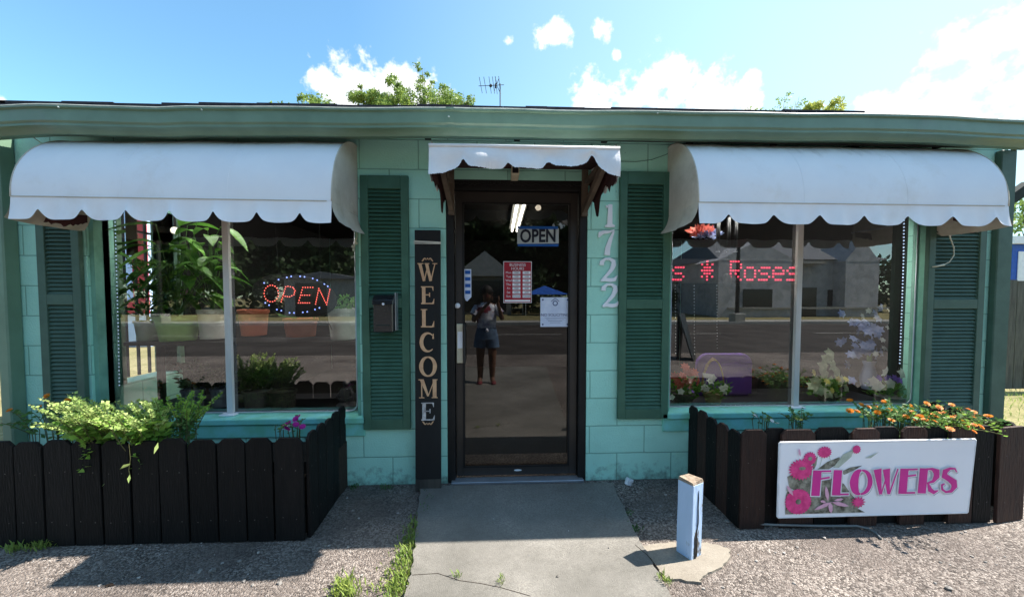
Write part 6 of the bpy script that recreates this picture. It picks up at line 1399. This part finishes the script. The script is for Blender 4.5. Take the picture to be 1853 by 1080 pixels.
V_ = [Pp(0,0,.80),Pp(0,.0,.95),Pp(0,.01,1.10),Pp(0,.0,1.20),Pp(0,.02,1.27),Pp(0.01,.05,1.335),Pp(0.01,.055,1.41),Pp(.01,.045,1.465),   # pelvis..head 0-7
      Pp(-.085,0,.76),Pp(-.095,.01,.44),Pp(-.10,-.01,.09),Pp(-.115,.09,.045),                                                  # left leg 8-11
      Pp(.085,0,.76),Pp(.090,.01,.44),Pp(.085,-.01,.09),Pp(.105,.09,.045),                                                     # right leg 12-15
      Pp(-.15,.0,1.19),Pp(-.20,.06,.97),Pp(-.02,.19,1.20),Pp(.06,.21,1.275),                                                    # left arm 16-19
      Pp(.15,.0,1.19),Pp(.25,.05,1.00),Pp(.18,.19,1.22),Pp(.165,.22,1.295)]                                                    # right arm 20-23
E_ = [(0,1),(1,2),(2,3),(3,4),(4,5),(5,6),(6,7),(0,8),(8,9),(9,10),(10,11),(0,12),(12,13),(13,14),(14,15),(3,16),(16,17),(17,18),(18,19),(3,20),(20,21),(21,22),(22,23)]
Rr_ = [(.135,.10),(.115,.085),(.125,.09),(.10,.075),.045,.058,.082,.05,.095,.066,.042,.03,.095,.066,.042,.03,.048,.036,.026,.024,.048,.036,.026,.024]
skin_obj('body',V_,E_,Rr_,'skin',per)
# face: eyes, nose, mouth, ears
m_ = MB(); fc_ = Vector(Pp(.01,.055,1.40))
m_.blob(fc_+Vector((0,.082,-.005)),.013,n=8,m=6,jitter=0,sc_=(.8,1,1.5)); 
for s in (-1,1): m_.blob(fc_+Vector((s*.078,-.005,0)),.018,n=8,m=6,jitter=0,sc_=(.4,.8,1.3))
m_.build('nose_and_ears','skin',per,True)
m_ = MB()
for s in (-1,1): m_.blob(fc_+Vector((s*.028,.073,.018)),.009,n=8,m=6,jitter=0,sc_=(1.2,.6,.7))
m_.build('eyes','hair',per,True); m_ = MB(); m_.blob(fc_+Vector((0,.072,-.040)),.016,n=8,m=6,jitter=0,sc_=(1.3,.5,.4)); m_.build('mouth','shoe',per,True)
m_ = MB(); m_.blob(fc_+Vector((0,-.022,.030)),.098,n=18,m=12,jitter=.05,sc_=(.95,.95,1.0)); m_.blob(fc_+Vector((0,-.09,.02)),.06,n=14,m=9,jitter=.07); m_.build('hair','hair',per,True)
# clothes: lofted rings around the body
def loft(rings, mat, name, wav=.0, close=False):
    m_ = MB(); n = 40; vs = []
    for (cx,cy,z,rx,ry) in rings:
        for k in range(n): a_ = 2*math.pi*k/n; q = 1+wav*math.sin(a_*9+z*40); vs.append(Pp(cx+rx*q*math.cos(a_),cy+ry*q*math.sin(a_),z))
    m_.add(vs,[(i*n+k,i*n+(k+1)%n,(i+1)*n+(k+1)%n,(i+1)*n+k) for i in range(len(rings)-1) for k in range(n)]); return m_
m_ = loft([(0,0,.83,.150,.118),(0,0,.90,.145,.112),(0,0,1.0,.150,.115),(0,.0,1.10,.160,.12),(0,0,1.18,.168,.108),(0,.0,1.22,.145,.092),(0,.005,1.25,.085,.072),(0,.01,1.265,.062,.06)],'shirt','shirt',.018)
for s in (-1,1):
    e = Vector((s*.225,.05,1.085)) if s > 0 else Vector((-.200,.045,1.075)); c0_ = Vector((s*.125,0,1.195)); m_.tube([Pp(*c0_),Pp(*(c0_.lerp(e,.5))),Pp(*e)],[.066,.066,.060],14,caps=False)
m_.blob(Pp(.01,.12,.85),.028,n=8,m=6,jitter=.3)
o = m_.build('shirt','shirt',per,True)
m_ = loft([(0,0,.88,.150,.116),(0,0,.82,.160,.122),(0,0,.74,.172,.125),(0,0,.70,.176,.125)],'denim','shorts',.006)
for s in (-1,1): m_.tube([Pp(s*.075,0,.78),Pp(s*.09,0,.66),Pp(s*.095,.0,.575)],[.10,.102,.105],18,caps=False)
m_.build('shorts','denim',per,True)
for s in (-1,1):
    m_ = MB(); m_.blob(Pp(s*.105,.045,.035),.05,n=14,m=8,jitter=0,sc_=(.85,2.1,.72)); m_.v = [(v[0],v[1],max(v[2],.002)) for v in m_.v]; m_.build('shoe','shoe',per,True)
# hands with fingers curled round the phone edges
for s,wrist in ((-1,Vector(Pp(.06,.21,1.275))),(1,Vector(Pp(.165,.22,1.295)))):
    gx = .10 if s < 0 else .175      # phone edge in body coordinates
    palm = Vector(Pp(gx-.0+ (s*.012),.235,1.315)); vv = [wrist,palm]; ee = [(0,1)]; rr2 = [.022,(.026,.016)]
    for f in range(4):
        z = .030-.017*f; k = len(vv); L = [.9,1,.95,.75][f]
        base_ = palm+Vector((s*.004,.008,z)); vv += [base_, base_+Vector((s*.004,.026*L,.004)), base_+Vector((-s*.016*L,.034*L,.004))]; ee += [(1,k),(k,k+1),(k+1,k+2)]; rr2 += [.0095,.0085,.0075]
    k = len(vv); vv += [palm+Vector((-s*.008,-.012,.012)), palm+Vector((-s*.028,-.018,.030))]; ee += [(1,k),(k,k+1)]; rr2 += [.0105,.0085]
    skin_obj('hand',vv,ee,rr2,'skin',per,0,1)
phn = empty('phone',(0.0,-2.735,1.30),'dark smartphone held up by the person reflected in the door','phone')
MB().box(-.038,.036,-2.744,-2.735,1.262,1.352).build('case','black',phn,bevel=.004); m_ = MB(); m_.tube([(0,-2.7345,1.341),(0,-2.731,1.341)],.006,12); m_.build('lens','darkglass',phn)
